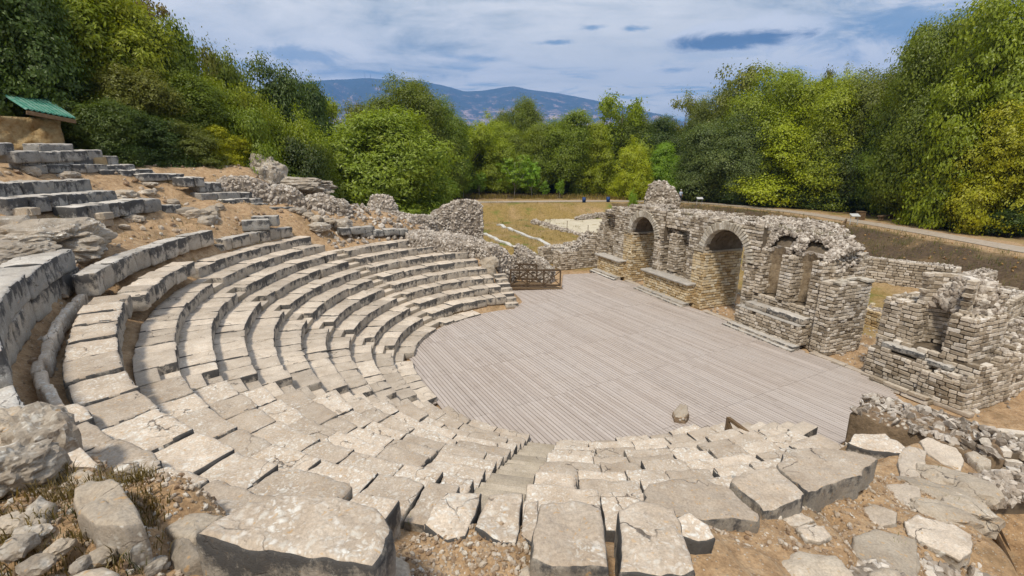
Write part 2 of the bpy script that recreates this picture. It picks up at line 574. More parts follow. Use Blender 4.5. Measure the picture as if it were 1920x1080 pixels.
M['mason'] = masonry_mat('coursed limestone', [(0, (.21, .165, .115)), (.3, (.40, .33, .245)), (.6, (.52, .445, .35)), (.85, (.63, .555, .46)), (1, (.70, .64, .56))])
M['jamb'] = masonry_mat('cream stone courses', [(0, (.40, .275, .13)), (.35, (.55, .415, .235)), (.7, (.65, .525, .335)), (1, (.71, .62, .46))], stain=.25)
M['rubble'] = masonry_mat('grey rubble', [(0, (.19, .155, .12)), (.35, (.35, .295, .24)), (.7, (.49, .43, .365)), (1, (.62, .565, .49))], stain=.6)
M['vous'] = masonry_mat('voussoir stones', [(0, (.36, .31, .24)), (.5, (.48, .43, .35)), (1, (.60, .56, .49))], stain=.2)


def simple_mat(name, lo, hi, sc=3.0, rough=.9, bs=.4, bd=.03, b=20):
    m, t = newmat(name)
    p = t.node('ShaderNodeNewGeometry').outputs['Position']
    c = t.ramp(t.noise(p, sc, 6, .68), [(.3, lo), (.7, hi)])
    principled(t, c, rough, t.noise(p, b, 6, .7), bs, bd)
    return m


M['mortar'] = simple_mat('mortar', (.085, .065, .045), (.19, .15, .105), 4, b=18)
M['rmortar'] = simple_mat('rubble mortar', (.16, .13, .10), (.33, .28, .225), 5, b=16)
M['jmortar'] = simple_mat('ochre mortar', (.13, .075, .028), (.23, .14, .06), 4, b=18)
m, t = newmat('conglomerate')
p = t.node('ShaderNodeNewGeometry').outputs['Position']
v = t.voro(p, 9); sv = t.node('ShaderNodeSeparateColor'); t.l.new(v.outputs['Color'], sv.inputs[0])
st_ = t.math('MULTIPLY', t.ramp(v.outputs['Distance'], [(.30, 1), (.48, 0)]), t.math('LESS_THAN', sv.outputs[0], .6))
c = t.mix(st_, t.ramp(t.noise(p, 6, 7, .72), [(.3, (.13, .085, .05)), (.7, (.36, .26, .17))]), t.ramp(sv.outputs[1], [(0, (.30, .23, .16)), (1, (.62, .55, .46))]))
c = t.mix(t.ramp(t.noise(p, 2.2, 6, .7), [(.55, 0), (.68, .8)]), c, (.075, .06, .048))
principled(t, c, .95, t.math('ADD', t.math('MULTIPLY', st_, .6), t.noise(p, 14, 7, .75)), .9, .06)
M['congl'] = m
M['conglface'] = simple_mat('brown wall core', (.12, .085, .05), (.28, .20, .125), 3.5, b=12, bs=.8, bd=.06)
M['pebble'] = masonry_mat('pebbles', [(0, (.20, .13, .08)), (.4, (.36, .26, .17)), (.75, (.48, .40, .31)), (1, (.60, .55, .47))], stain=.2)
M['plaster'] = simple_mat('ochre plaster', (.25, .14, .045), (.56, .44, .25), 2.4, b=7, bs=1.0, bd=.12)
M['rail'] = simple_mat('dark timber', (.055, .035, .02), (.115, .075, .042), 9, .75, b=40)
M['timber'] = simple_mat('brown timber', (.10, .065, .035), (.20, .135, .075), 7, .8, b=40)
M['path'] = simple_mat('pale gravel', (.28, .225, .17), (.43, .365, .29), 2.5, b=30)
M['bark'] = simple_mat('bark', (.07, .055, .04), (.16, .13, .10), 6, .95, b=14, bs=.8, bd=.04)
M['palebark'] = simple_mat('pale bark', (.30, .28, .24), (.45, .42, .37), 6, .95, b=14)
M['kerb'] = simple_mat('white kerb stone', (.45, .43, .39), (.60, .58, .54), 5, b=25)
M['pave'] = simple_mat('mosaic cover sand', (.45, .39, .28), (.58, .52, .40), 1.2, b=12)
M['blue'] = simple_mat('blue plastic', (.012, .04, .13), (.016, .05, .17), 3, .5)
M['white'] = simple_mat('white panel', (.42, .42, .41), (.5, .5, .49), 3, .6)
M['skin'] = simple_mat('skin', (.42, .26, .18), (.48, .30, .21), 8, .6)
M['shirt'] = simple_mat('pale blue shirt', (.40, .47, .60), (.48, .55, .68), 12, .9)
M['trouser'] = simple_mat('dark trousers', (.03, .035, .05), (.05, .055, .075), 12, .9)
M['cap'] = simple_mat('white cap', (.62, .62, .6), (.7, .7, .68), 12, .9)
M['leafbits'] = masonry_mat('dry leaves', [(0, (.16, .08, .03)), (.5, (.30, .17, .06)), (1, (.42, .28, .12))], stain=.1)

m, t = newmat('green sheet roof')
p = t.node('ShaderNodeNewGeometry').outputs['Position']
c = t.mix(t.ramp(t.noise(p, 2.5, 5, .7), [(.45, 0), (.7, 1)]), (.06, .21, .155), (.22, .33, .27))
principled(t, c, .5)
M['roof'] = m

# deck boards: grey silver weathered wood, each board its own tone
m, t = newmat('weathered deck boards')
g = t.node('ShaderNodeNewGeometry'); p = g.outputs['Position']
ri = g.outputs['Random Per Island']
rot = t.node('ShaderNodeMapping'); t.l.new(p, rot.inputs[0]); rot.inputs['Rotation'].default_value = (0, 0, rad(61))
grain = t.noise(t.scale(rot.outputs[0], (1.2, 26, 8)), 1.0, 6, .7)
tn = t.node('ShaderNodeAttribute', attribute_name='tone')
c = t.ramp(tn.outputs['Fac'], [(0, (.365, .305, .262)), (.5, (.412, .350, .303)), (1, (.455, .392, .345))])
c = t.mix(.6, c, t.ramp(grain, [(.3, .82), (.7, 1.12)]), 'MULTIPLY')
c = t.mix(t.math('MULTIPLY', t.ramp(t.noise(p, .33, 5, .6), [(.40, 0), (.68, 1)]), .45), c, (.44, .395, .36))
c = t.mix(t.math('MULTIPLY', t.ramp(t.noise(p, 1.7, 6, .7), [(.54, 0), (.74, 1)]), .42), c, (.22, .175, .14))
c = t.mix(t.math('MULTIPLY', t.ramp(t.noise(p, 9, 5, .75), [(.62, 0), (.72, 1)]), .35), c, (.17, .135, .11))
principled(t, c, .78, grain, .3, .01)
M['deck'] = m

# ground: attribute 'zone' r = dirt/gravel, g = grass, b = forest litter
m, t = newmat('ground earth')
g = t.node('ShaderNodeNewGeometry'); p = g.outputs['Position']
at_ = t.node('ShaderNodeAttribute', attribute_name='zone')
sp = t.node('ShaderNodeSeparateColor'); t.l.new(at_.outputs['Color'], sp.inputs[0])
nA = t.noise(p, .9, 7, .65); nB = t.noise(p, 5, 6, .7); nC = t.noise(p, 30, 5, .75)
dirt = t.ramp(nB, [(.28, (.20, .125, .068)), (.5, (.405, .265, .145)), (.75, (.545, .40, .25))])
dirt = t.mix(.75, dirt, t.ramp(nC, [(.3, .55), (.7, 1.3)]), 'MULTIPLY')
pv = t.voro(p, 26); sv = t.node('ShaderNodeSeparateColor'); t.l.new(pv.outputs['Color'], sv.inputs[0])
peb = t.math('MULTIPLY', t.ramp(pv.outputs['Distance'], [(.25, 1), (.36, 0)]), t.math('LESS_THAN', sv.outputs[0], .38))
dirt = t.mix(t.math('MULTIPLY', peb, .8), dirt, t.mix(sv.outputs[1], (.36, .28, .2), (.58, .51, .42)))
dirt = t.mix(t.math('MULTIPLY', t.ramp(nA, [(.52, 0), (.64, 1)]), .55), dirt, (.17, .115, .06))
grass = t.ramp(nB, [(.3, (.16, .115, .03)), (.5, (.26, .18, .06)), (.72, (.36, .25, .11))])
grass = t.mix(t.ramp(t.noise(p, .35, 5, .6), [(.55, 0), (.66, 1)]), grass, (.12, .15, .025))
grass = t.mix(.7, grass, t.ramp(nC, [(.3, .6), (.7, 1.3)]), 'MULTIPLY')
lit = t.ramp(nB, [(.3, (.045, .03, .018)), (.6, (.11, .075, .045)), (.8, (.17, .115, .06))])
wet = t.ramp(nA, [(.3, (.12, .085, .055)), (.7, (.22, .165, .11))])
c = t.mix(sp.outputs[1], dirt, grass)
c = t.mix(sp.outputs[2], c, lit)
h = t.math('ADD', t.math('MULTIPLY', nB, .8), t.math('ADD', t.math('MULTIPLY', nC, .4), t.math('MULTIPLY', peb, .25)))
principled(t, c, .97, h, .8, .05)
M['ground'] = m

# leaves: tint comes from each tree's own object colour
def leaf_mat(name, spread):
    m, t = newmat(name)
    g = t.node('ShaderNodeNewGeometry')
    oi = t.node('ShaderNodeObjectInfo')
    br = t.ramp(g.outputs['Random Per Island'], [(0, 1 - spread), (.6, 1.0), (1, 1 + spread)])
    c = t.mix(1.0, oi.outputs['Color'], br, 'MULTIPLY')
    yl = t.ramp(t.noise(t.node('ShaderNodeTexCoord').outputs['Object'], 3.4, 3, .6), [(.5, 0), (.7, 1)])
    c = t.mix(t.math('MULTIPLY', yl, .45), c, t.mix(1.0, c, (1.4, 1.2, .6), 'MULTIPLY'))
    d = t.node('ShaderNodeBsdfDiffuse'); tr = t.node('ShaderNodeBsdfTranslucent')
    gl = t.node('ShaderNodeBsdfGlossy'); gl.inputs['Roughness'].default_value = .45
    t.l.new(c, d.inputs[0])
    t.l.new(t.mix(1.0, c, (1.25, 1.2, .5), 'MULTIPLY'), tr.inputs[0])
    mx = t.node('ShaderNodeMixShader'); mx.inputs[0].default_value = .42
    t.l.new(d.outputs[0], mx.inputs[1]); t.l.new(tr.outputs[0], mx.inputs[2])
    m2 = t.node('ShaderNodeMixShader'); m2.inputs[0].default_value = .03
    t.l.new(mx.outputs[0], m2.inputs[1]); t.l.new(gl.outputs[0], m2.inputs[2])
    o = t.node('ShaderNodeOutputMaterial'); t.l.new(m2.outputs[0], o.inputs[0])
    return m


M['leaf'] = leaf_mat('leaf', .22)
M['blade'] = leaf_mat('grass blade', .5)

# ------------------------------------------------------------------ terrain mesh
def axis(parts):
    r = []
    for a, b, s in parts:
        r.append(np.arange(a, b - 1e-6, s))
    r.append(np.array([parts[-1][1]]))
    return np.concatenate(r)


gx = axis([(-9000, -1000, 2000), (-1000, -200, 200), (-200, -60, 14), (-60, -26, 1.4), (-26, -6, .22), (-6, 9, .09), (9, 26, .25), (26, 46, .4), (46, 90, 2), (90, 300, 30), (300, 1500, 300), (1500, 9000, 2500)])
gy = axis([(-60, -6, 6), (-6, 0, .4), (0, 9, .09), (9, 42, .25), (42, 76, .4), (76, 120, 1.4), (120, 300, 20), (300, 1500, 200), (1500, 11500, 2500)])
XX, YY = np.meshgrid(gx, gy, indexing='xy')
ZZ = ground(XX, YY)
fade = sst(np.hypot(XX, YY), 110, 260)
ZZ = ZZ * (1 - fade) + 1.0 * fade
V = np.stack([XX, YY, ZZ], -1).reshape(-1, 3)
ny, nx = XX.shape
I = np.arange(ny * nx).reshape(ny, nx)
F = np.stack([I[:-1, :-1], I[:-1, 1:], I[1:, 1:], I[1:, :-1]], -1).reshape(-1, 4)
me = mesh_from('ground', V, F, [M['ground']], None, True)
rx, ry = XX - CX, YY - CY
R_ = np.hypot(rx, ry); s_ = rx * NX[0] + ry * NX[1]; th_ = np.degrees(np.arctan2(ry, rx)) % 360
pd = path_dist(XX, YY)
pp = np.stack([XX, YY, 0 * XX], -1)
nn = fbm(pp, .5, 21, 4)
gfield = sst(YY, 33, 37) * (1 - sst(np.abs(XX - 2), 16, 22)) * sst(72 - YY, 0, 3)
gfield = np.maximum(gfield, (s_ > 14) * sst(pd, 2.2, 3.0) * .8)
gfield = np.clip(gfield + .5 * nn * (gfield > .05), 0, 1)
tuft = .0 * XX
outs = ((YY > np.interp(XX, PATH[:6, 0], PATH[:6, 1])) & (XX <= 25)) | ((XX > 25) & (XX > np.interp(YY, PATH[5:, 1][::-1], PATH[5:, 0][::-1])))
litter = np.where(outs, sst(pd, 3.5, 7.0), 0)
hill = sst(R_, 22.5, 24.5) * ((th_ > 120) & (th_ < 232))
litter = np.maximum(litter, hill)
emb = (s_ > 20) * (1 - outs) * sst(pd, 2.4, 3.2) * (1 - sst(pd, 6, 9)) * (XX > 14)
litter = np.maximum(litter, emb * .97)
litter = litter * (1 - .75 * (1 - sst(np.hypot((XX - 41) / 7.5, (YY - 48) / 8), .6, 1.2)))
litter = np.maximum(litter, sst(np.hypot(XX, YY), 100, 130))
litter = np.clip(litter + .35 * nn * (litter > .03) * (litter < .98), 0, 1)
cola = np.stack([np.ones_like(XX), gfield, litter, np.ones_like(XX)], -1).reshape(-1, 4)
ca = me.color_attributes.new('zone', 'FLOAT_COLOR', 'POINT')
ca.data.foreach_set('color', cola.astype(np.float32).ravel())
tag(link('ground', me), kind='structure')

# path sheet along the flat strip
def strip(pts, half, z, dense=1.0):
    L = [np.asarray(pts[0], float)]
    for a, b in zip(pts[:-1], pts[1:]):
        a = np.asarray(a, float); b = np.asarray(b, float)
        n = max(1, int(np.linalg.norm(b - a) / dense))
        for k in range(1, n + 1): L.append(a + (b - a) * k / n)
    L = np.array(L)
    for _ in range(6): L[1:-1] = (L[:-2] + 2 * L[1:-1] + L[2:]) / 4
    V = []; F = []
    for i, p in enumerate(L):
        d = L[min(i + 1, len(L) - 1)] - L[max(i - 1, 0)]; d /= np.linalg.norm(d)
        nrm = np.array([-d[1], d[0]])
        hw = half * (1 + .12 * nz(np.array([[p[0] * .3, p[1] * .3, 0]]), 1, 5)[0])
        for q in (-1, -.5, 0, .5, 1): V.append((*(p + nrm * q * hw), z))
    for i in range(len(L) - 1):
        for k in range(4): F.append([i * 5 + k, i * 5 + k + 1, (i + 1) * 5 + k + 1, (i + 1) * 5 + k])
    return V, F


V, F = strip([tuple(p) for p in PATH], 1.15, PZ + .035)
tag(link('path', mesh_from('path', V, F, [M['path']])), kind='structure')

# ------------------------------------------------------------------ stone blocks
def lattice(nu, nv, nw):
    key = {}
    P = []; Fc = []

    def vid(i, j, k):
        q = (i, j, k)
        if q not in key: key[q] = len(P); P.append(q)
        return key[q]
    for i in range(nu):
        for j in range(nv):
            Fc.append([vid(i, j, 0), vid(i, j + 1, 0), vid(i + 1, j + 1, 0), vid(i + 1, j, 0)])
            Fc.append([vid(i, j, nw), vid(i + 1, j, nw), vid(i + 1, j + 1, nw), vid(i, j + 1, nw)])
    for i in range(nu):
        for k in range(nw):
            Fc.append([vid(i, 0, k), vid(i + 1, 0, k), vid(i + 1, 0, k + 1), vid(i, 0, k + 1)])
            Fc.append([vid(i, nv, k), vid(i, nv, k + 1), vid(i + 1, nv, k + 1), vid(i + 1, nv, k)])
    for j in range(nv):
        for k in range(nw):
            Fc.append([vid(0, j, k), vid(0, j, k + 1), vid(0, j + 1, k + 1), vid(0, j + 1, k)])
            Fc.append([vid(nu, j, k), vid(nu, j + 1, k), vid(nu, j + 1, k + 1), vid(nu, j, k + 1)])
    return np.array(P), np.array(Fc)


_lat = {}


def block_mesh(name, corners, mats, rnd=.025, rough=.012, seed=0, step=.12, origin=(0, 0, 0), chips=1.0):
    """a hewn block from 8 world corners (000,100,110,010 bottom then top): rounded, chipped, uneven"""
    c = np.asarray(corners, float)
    su = np.linalg.norm(c[1] - c[0]); sv = np.linalg.norm(c[3] - c[0]); sw = np.linalg.norm(c[4] - c[0])
    n = [max(3, min(26, int(round(s / step)) + 2)) for s in (su, sv, sw)]
    kk = tuple(n)
    if kk not in _lat: _lat[kk] = lattice(*kk)
    P, Fc = _lat[kk]
    T = np.empty(P.shape, float)
    for a, s in enumerate((su, sv, sw)):
        e = min(.25, rnd / s)
        ts = np.concatenate([[0, e], np.linspace(e, 1 - e, n[a] - 1)[1:-1], [1 - e, 1]])
        T[:, a] = ts[P[:, a]]
    S = np.array([su, sv, sw]); h = S / 2
    L = (T - .5) * S
    wp = L + np.array([seed * 3.17, seed * 1.71, seed * .37])
    r = rnd * (1.0 + chips * 3.2 * np.clip(fbm(wp, 3.2, 5, 3) - .1, 0, 1.2))[:, None]
    r = np.minimum(r, h.min() * .8)
    q = np.clip(L, -(h - r), h - r)
    dv = L - q
    ln = np.linalg.norm(dv, axis=1, keepdims=True)
    nd = dv / np.maximum(ln, 1e-9)
    L2 = q + nd * np.minimum(ln, r)
    nrm = np.where(ln > 1e-6, nd, 0)
    L2 = L2 + nrm * (rough * (fbm(wp, 5.0, 11, 3) * 1.0 + .6 * nz(wp, 1.6, 31)))[:, None]
    T2 = L2 / S + .5
    u, v, w_ = T2[:, :1], T2[:, 1:2], T2[:, 2:]
    W = ((c[0] * (1 - u) + c[1] * u) * (1 - v) + (c[3] * (1 - u) + c[2] * u) * v) * (1 - w_) + \
        ((c[4] * (1 - u) + c[5] * u) * (1 - v) + (c[7] * (1 - u) + c[6] * u) * v) * w_
    V = W - np.asarray(origin, float)
    a = V[Fc[:, 0]]; b = V[Fc[:, 1]]; d = V[Fc[:, 3]]
    nf = np.cross(b - a, d - a); nf /= np.linalg.norm(nf, axis=1, keepdims=True) + 1e-12
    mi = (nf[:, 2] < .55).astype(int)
    return mesh_from(name, V, Fc, mats, mi, True)


def slab_mesh(name, poly, ztop, thick, mats, seed=0, step=.07, origin=(0, 0, 0), rough=.015, dome=0.0, tilt=(0, 0), rnd=.03, flare=0.0, amp=.04):
    """an irregular stone from a roughly star-shaped outline (world xy)"""
    poly = np.asarray(poly, float)[:, :2]
    c = poly.mean(0)
    per = []
    for a, b in zip(poly, np.roll(poly, -1, 0)):
        n = max(1, int(np.linalg.norm(b - a) / step))
        for k in range(n): per.append(a + (b - a) * k / n)
    per = np.array(per); n = len(per)
    p3 = np.concatenate([per, np.full((n, 1), seed * 1.3)], 1)
    dr = per - c; rl = np.linalg.norm(dr, axis=1, keepdims=True)
    per = c + dr * (1 + (amp * fbm(p3, 2.6, seed, 3)[:, None] + .03 * nz(p3, 11, seed)[:, None] - .05 * np.clip(nz(p3, 5, seed + 2) - .35, 0, 1)[:, None]) * min(1.0, .5 / rl.mean()) * 1.5)
    dr = per - c
    levels = [(1 + flare, 0.0), (1 + flare * .7, .33), (1 + flare * .3, .66)]
    inr = rnd / rl.mean()
    levels += [(1.0, 1 - rnd / thick), (1 - inr * .35, 1 - .3 * rnd / thick), (1 - inr, 1.0)]
    k = max(2, int(rl.mean() / step))
    top0 = len(levels)
    levels += [((1 - inr) * (1 - (i + 1) / (k + 1)), 1.0) for i in range(k)]
    V = []
    for li, (s, t) in enumerate(levels):
        xy = c + dr * s
        z = ztop - thick * (1 - t) + np.zeros(n)
        q = np.concatenate([xy, z[:, None]], 1)
        if li >= 3:
            z = z + (rough + .012) * fbm(q, 4.0, seed + 3, 5) + dome * (1 - min(1, s) ** 2) - (.05 * np.clip(fbm(q, 3.1, seed + 6, 3) - .25, 0, 1) if li <= 6 else 0)
        else:
            xy = xy + (dr / (rl + 1e-6)) * (rough * 1.6 * fbm(q, 5, seed + 8, 3))[:, None]
        z = z + (xy - c) @ np.array(tilt)
        V.append(np.concatenate([xy, z[:, None]], 1))
    V.append(np.array([[c[0], c[1], ztop + dome]]))
    V = np.concatenate(V) - np.asarray(origin, float)
    F = []; mi = []
    for li in range(len(levels) - 1):
        for i in range(n):
            j = (i + 1) % n
            F.append([li * n + i, li * n + j, (li + 1) * n + j, (li + 1) * n + i]); mi.append(1 if li < 4 else 0)
    last = len(levels) - 1
    for i in range(n): F.append([last * n + i, last * n + (i + 1) % n, len(levels) * n]); mi.append(0)
    # orientation
    a2 = 0
    for a, b in zip(poly, np.roll(poly, -1, 0)): a2 += a[0] * b[1] - b[0] * a[1]
    if a2 < 0: F = [f[::-1] for f in F]
    return mesh_from(name, V, F, mats, mi, True)


def boulder(name, c, size, mats, seed, label, cat='rock', group=None, rotz=0, jag=.22, sub=5):
    bm = bmesh.new(); bmesh.ops.create_icosphere(bm, subdivisions=sub, radius=1)
    V = np.array([v.co[:] for v in bm.verts]); F = [[v.index for v in f.verts] for f in bm.faces]; bm.free()
    q = V + seed * 2.3
    rr = 1 + jag * fbm(q, 1.1, seed, 3) + jag * .5 * np.abs(nz(q, 3.1, seed + 5)) + jag * .18 * fbm(q, 7, seed + 2, 2)
    rr = rr + .10 * np.abs(nz(q @ np.array([[1, .3, .2], [.1, .4, 1.2], [-.4, 2.6, .5]]), 2.2, seed + 9)) + .05 * fbm(q, 9, seed + 7, 3)
    V = np.sign(V) * np.abs(V) ** .8 * rr[:, None] * np.asarray(size)
    cs, sn = math.cos(rotz), math.sin(rotz)
    V = V @ np.array([[cs, sn, 0], [-sn, cs, 0], [0, 0, 1]])
    me = mesh_from(name, V, F, mats, None, False)
    o = link(name, me, None, c)
    return tag(o, label, cat, group)


# ------------------------------------------------------------------ the seating
R0, DR, DH, Z0 = 6.3, .758, .38, .18
STA = [153.5, 189.0, 226.0, 259.3]            # stairways (theta, degrees)
SW = .78                                      # stair width


def bulge(th):                                # the near side of the ring swings a little wider
    return .48 * float(sst(th, 212, 245))


def polar(R, th):
    a = rad(th); r = R + bulge(th)
    return np.array([CX + r * math.cos(a), CY + r * math.sin(a)])


def ring_block(parent, org, k, t0, t1, near, dz=0.0, front=0.0, depth=None, thick=.44, tilt=0.0, seed=0, name='seat_block', mats=None, rough=None, rise=0.0):
    zt = Z0 + DH * k + dz + rise
    Rf = R0 + DR * k - front; Rb = Rf + (depth or (DR + .03)) + front
    a, b, c_, d = polar(Rf, t0), polar(Rf, t1), polar(Rb, t1), polar(Rb, t0)
    zb = zt - thick
    if k == 0 and not rise: zb = -.1
    cs = [(*a, zb), (*b, zb), (*c_, zb), (*d, zb), (*a, zt - tilt), (*b, zt - tilt * .4), (*c_, zt + tilt), (*d, zt + tilt)]
    # theta grows counter-clockwise, so a->b->c->d runs clockwise seen from above: flip to keep faces outwards
    cs = [cs[1], cs[0], cs[3], cs[2], cs[5], cs[4], cs[7], cs[6]]
    dist = math.hypot(*a)
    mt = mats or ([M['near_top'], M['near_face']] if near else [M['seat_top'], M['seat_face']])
    me = block_mesh(name, cs, mt, .03 if near else .028, rough or (.016 if near else .011), seed, min(.15, max(.045, dist * .0085)), org)
    return link(name, me, parent)


ORD = ['lowest', 'second', 'third', 'fourth', 'fifth', 'sixth', 'seventh', 'eighth', 'ninth', 'tenth', 'eleventh', 'twelfth', 'thirteenth']
WEDGE = [
    ('in the far wedge by the X-braced railing', None, 0, [112.5, 111.0, 111.5, 112.5, 113.5, 115.0, 117.0, 119.5, 127.0], 8),
    ('in the wedge between the two far stairways', 0, 1, None, 11),
    ('in the wedge directly left of it', 1, 2, None, 9),
    ('in the wedge left of the nearest stairway', 2, 3, None, 9),
    ('in the white-crusted wedge right of the nearest stairway', 3, None, [300, 300, 300, 299, 298, 296, 291, 285, 280], 8),
]
seed = 100
rb = random.Random(5)
for wi, (wl, s0, s1, ends, kmax) in enumerate(WEDGE):
    for k in range(kmax + 1):
        Rf = R0 + DR * k
        half = math.degrees(SW / 2 / (Rf + .2))
        t0 = STA[s0] + half if s0 is not None else ends[min(k, len(ends) - 1)]
        t1 = STA[s1] - half if s1 is not None else ends[min(k, len(ends) - 1)]
        if wi == 1 and k == 11: t0, t1 = 158.5, 176
        if wi == 1 and k == 10: t0 = 156.0
        if wi == 0 and k == 8: t1 = STA[0] - half
        mid = polar(Rf, (t0 + t1) / 2)
        org = np.array([*mid, Z0 + DH * (k - 1)])
        lab = f'{ORD[k]} seat row up from the deck {wl}'
        row = empty('seat_row', org, lab, 'seat row', 'curved stone seat rows around the wooden deck')
        t = t0
        while t < t1 - .01:
            wmin, wmax = (.5, .95) if wi < 3 else (.62, 1.15)
            if wi == 2: wmin, wmax = .45, .8
            wd = math.degrees(rb.uniform(wmin, wmax) / Rf)
            te = t + wd
            if t1 - te < math.degrees(.34 / Rf): te = t1
            gap = math.degrees(rb.choice([.003, .004, .006, .012]) / Rf)
            near = wi >= 3
            if k == 0 and wi == 0 and t < 136 : 
                # low broken footing slabs at the far end
                if rb.random() < .75: ring_block(row, org, 0, t, te - gap, False, dz=-.10, front=.05, seed=seed)
            else:
                ring_block(row, org, k, t + gap, te - gap, near, dz=rb.gauss(0, .014 if not near else .024), front=rb.gauss(0, .016 if not near else .03),
                           tilt=rb.gauss(0, .009), seed=seed)
            seed += 1
            t = te

# stairways: two half-height treads beside every row
STL = ['farthest stone stairway rising through the seats', 'stone stairway climbing left between the middle seat wedges',
       'stone stairway dropping towards the deck through the pale lower left seats', 'nearest stairway of smooth tan steps left of the white-crusted seats']
for si, th in enumerate(STA):
    k0, k1 = 0, (8 if si == 0 else 9 if si < 3 else 12)
    org = np.array([*polar(R0, th), 0])
    sta = empty('stairway', org, STL[si], 'stairway', 'stairways through the seats')
    for k in range(k0, k1 + 1):
        Rf = R0 + DR * k
        half = math.degrees(SW / 2 / (Rf + .2)) - math.degrees(.008 / Rf)
        zt = Z0 + DH * k
        for q in (0, 1):
            if k == 0 and q == 0: continue
            z = zt - DH / 2 + q * DH / 2
            ra = Rf + q * DR / 2; rb_ = ra + DR / 2 + .02
            a, b, c_, d = polar(ra, th - half), polar(ra, th + half), polar(rb_, th + half), polar(rb_, th - half)
            zb = z - .36
            cs = [(*b, zb), (*a, zb), (*d, zb), (*c_, zb), (*b, z), (*a, z), (*d, z), (*c_, z)]
            me = block_mesh('step', cs, [M['step'], M['step']] if si == 3 else [M['seat_top'], M['step']], .012, .005, seed, .13, org, .4)
            link('step', me, sta); seed += 1
# end flight beside the railing and its twin at the near end
for th, lab in ((109.0, 'narrow flight of small grey steps beside the X-braced railing'), (303.2, 'half hidden flight of thin steps along the right end of the near seats')):
    org = np.array([*polar(R0 + .8, th), 0]); fl = empty('end_steps', org, lab, 'steps')
    for q in range(7):
        ra = R0 + .45 + q * .36; z = .2 + q * .19
        half = math.degrees(.36 / ra)
        a, b, c_, d = polar(ra, th - half), polar(ra, th + half), polar(ra + .38, th + half), polar(ra + .38, th - half)
        zb = max(-.1, z - .5)
        cs = [(*b, zb), (*a, zb), (*d, zb), (*c_, zb), (*b, z), (*a, z), (*d, z), (*c_, z)]
        link('step', block_mesh('step', cs, [M['seat_top'], M['seat_face']], .015, .008, seed, .13, org), fl); seed += 1

# ------------------------------------------------------------------ wooden deck: real boards with gaps
dk = [st(-12.6, 6.7), st(-12.2, 9.2), st(-9.0, 9.75), st(6.9, 9.75), st(8.0, 8.8), st(9.0, 4.0), st(9.0, .6)]
arc = [polar(6.42, a) for a in np.linspace(304, 108, 60)]
poly = np.array([p for p in dk] + arc + [np.array([-.4, 26.5]), np.array([-.25, 28.6]), np.array([3.2, 29.0]), np.array([3.3, 30.3])])
pdir = np.array([math.cos(rad(-61)), math.sin(rad(-61))]); pn = np.array([-pdir[1], pdir[0]])
A = poly @ pdir; B = poly @ pn
acc = Acc()
bw = .138
for ib in np.arange(B.min(), B.max(), bw):
    bm_ = ib + bw / 2
    xs = []
    for i in range(len(A)):
        j = (i + 1) % len(A)
        if (B[i] - bm_) * (B[j] - bm_) < 0:
            xs.append(A[i] + (bm_ - B[i]) / (B[j] - B[i]) * (A[j] - A[i]))
    xs.sort()
    for a, b in zip(xs[::2], xs[1::2]):
        cuts = [a] + [q for q in np.arange(-30, 30, 3.35) + .9 if a + .4 < q < b - .4] + [b]
        for c0, c1 in zip(cuts[:-1], cuts[1:]):
            dz = rb.gauss(0, .0025)
            g0 = .009 + rb.random() * .004
            cen = pdir * (c0 + c1) / 2 + pn * bm_
            acc.box((cen[0], cen[1], -.02 + dz), ((c1 - c0) / 2 - .005, bw / 2 - g0, .022), [[*pdir, 0], [*pn, 0], [0, 0, 1]])
dko = acc.build('wooden_deck', [M['deck']])
tn_ = np.repeat(rng.uniform(0, 1, len(dko.data.vertices) // 8), 8)
dko.data.attributes.new('tone', 'FLOAT', 'POINT').data.foreach_set('value', tn_.astype(np.float32))
tag(dko, kind='structure')
# white edging stones between the deck and the stage wall
acc = Acc()
u = -9.6
while u < 9:
    L = rb.uniform(.9, 1.7)
    if not (-7.7 < u < -3.2) and not (-.3 < u + L / 2 < 4.1):
        cs = [(*st(u, 9.78), -.1), (*st(u + L - .02, 9.78), -.1), (*st(u + L - .02, 10.1), -.1), (*st(u, 10.1), -.1)]
        cs = cs + [(x, y, .03 + rb.random() * .03) for x, y, _ in cs]
        me = block_mesh('edging', [cs[i] for i in (0, 1, 2, 3, 4, 5, 6, 7)], [M['seat_top'], M['seat_face']], .015, .008, seed, .15); seed += 1
        tmp = [v.co[:] for v in me.vertices]; acc.raw(tmp, [list(p.vertices) for p in me.polygons]); bpy.data.meshes.remove(me)
    u += L
tag(acc.build('edging_kerb', [M['seat_top']], smooth=True), kind='structure')

# ------------------------------------------------------------------ masonry
def frame_uv(o, ux):
    ux = np.asarray(ux, float) / np.linalg.norm(ux)
    return np.asarray(o, float), ux, np.array([-ux[1], ux[0]])


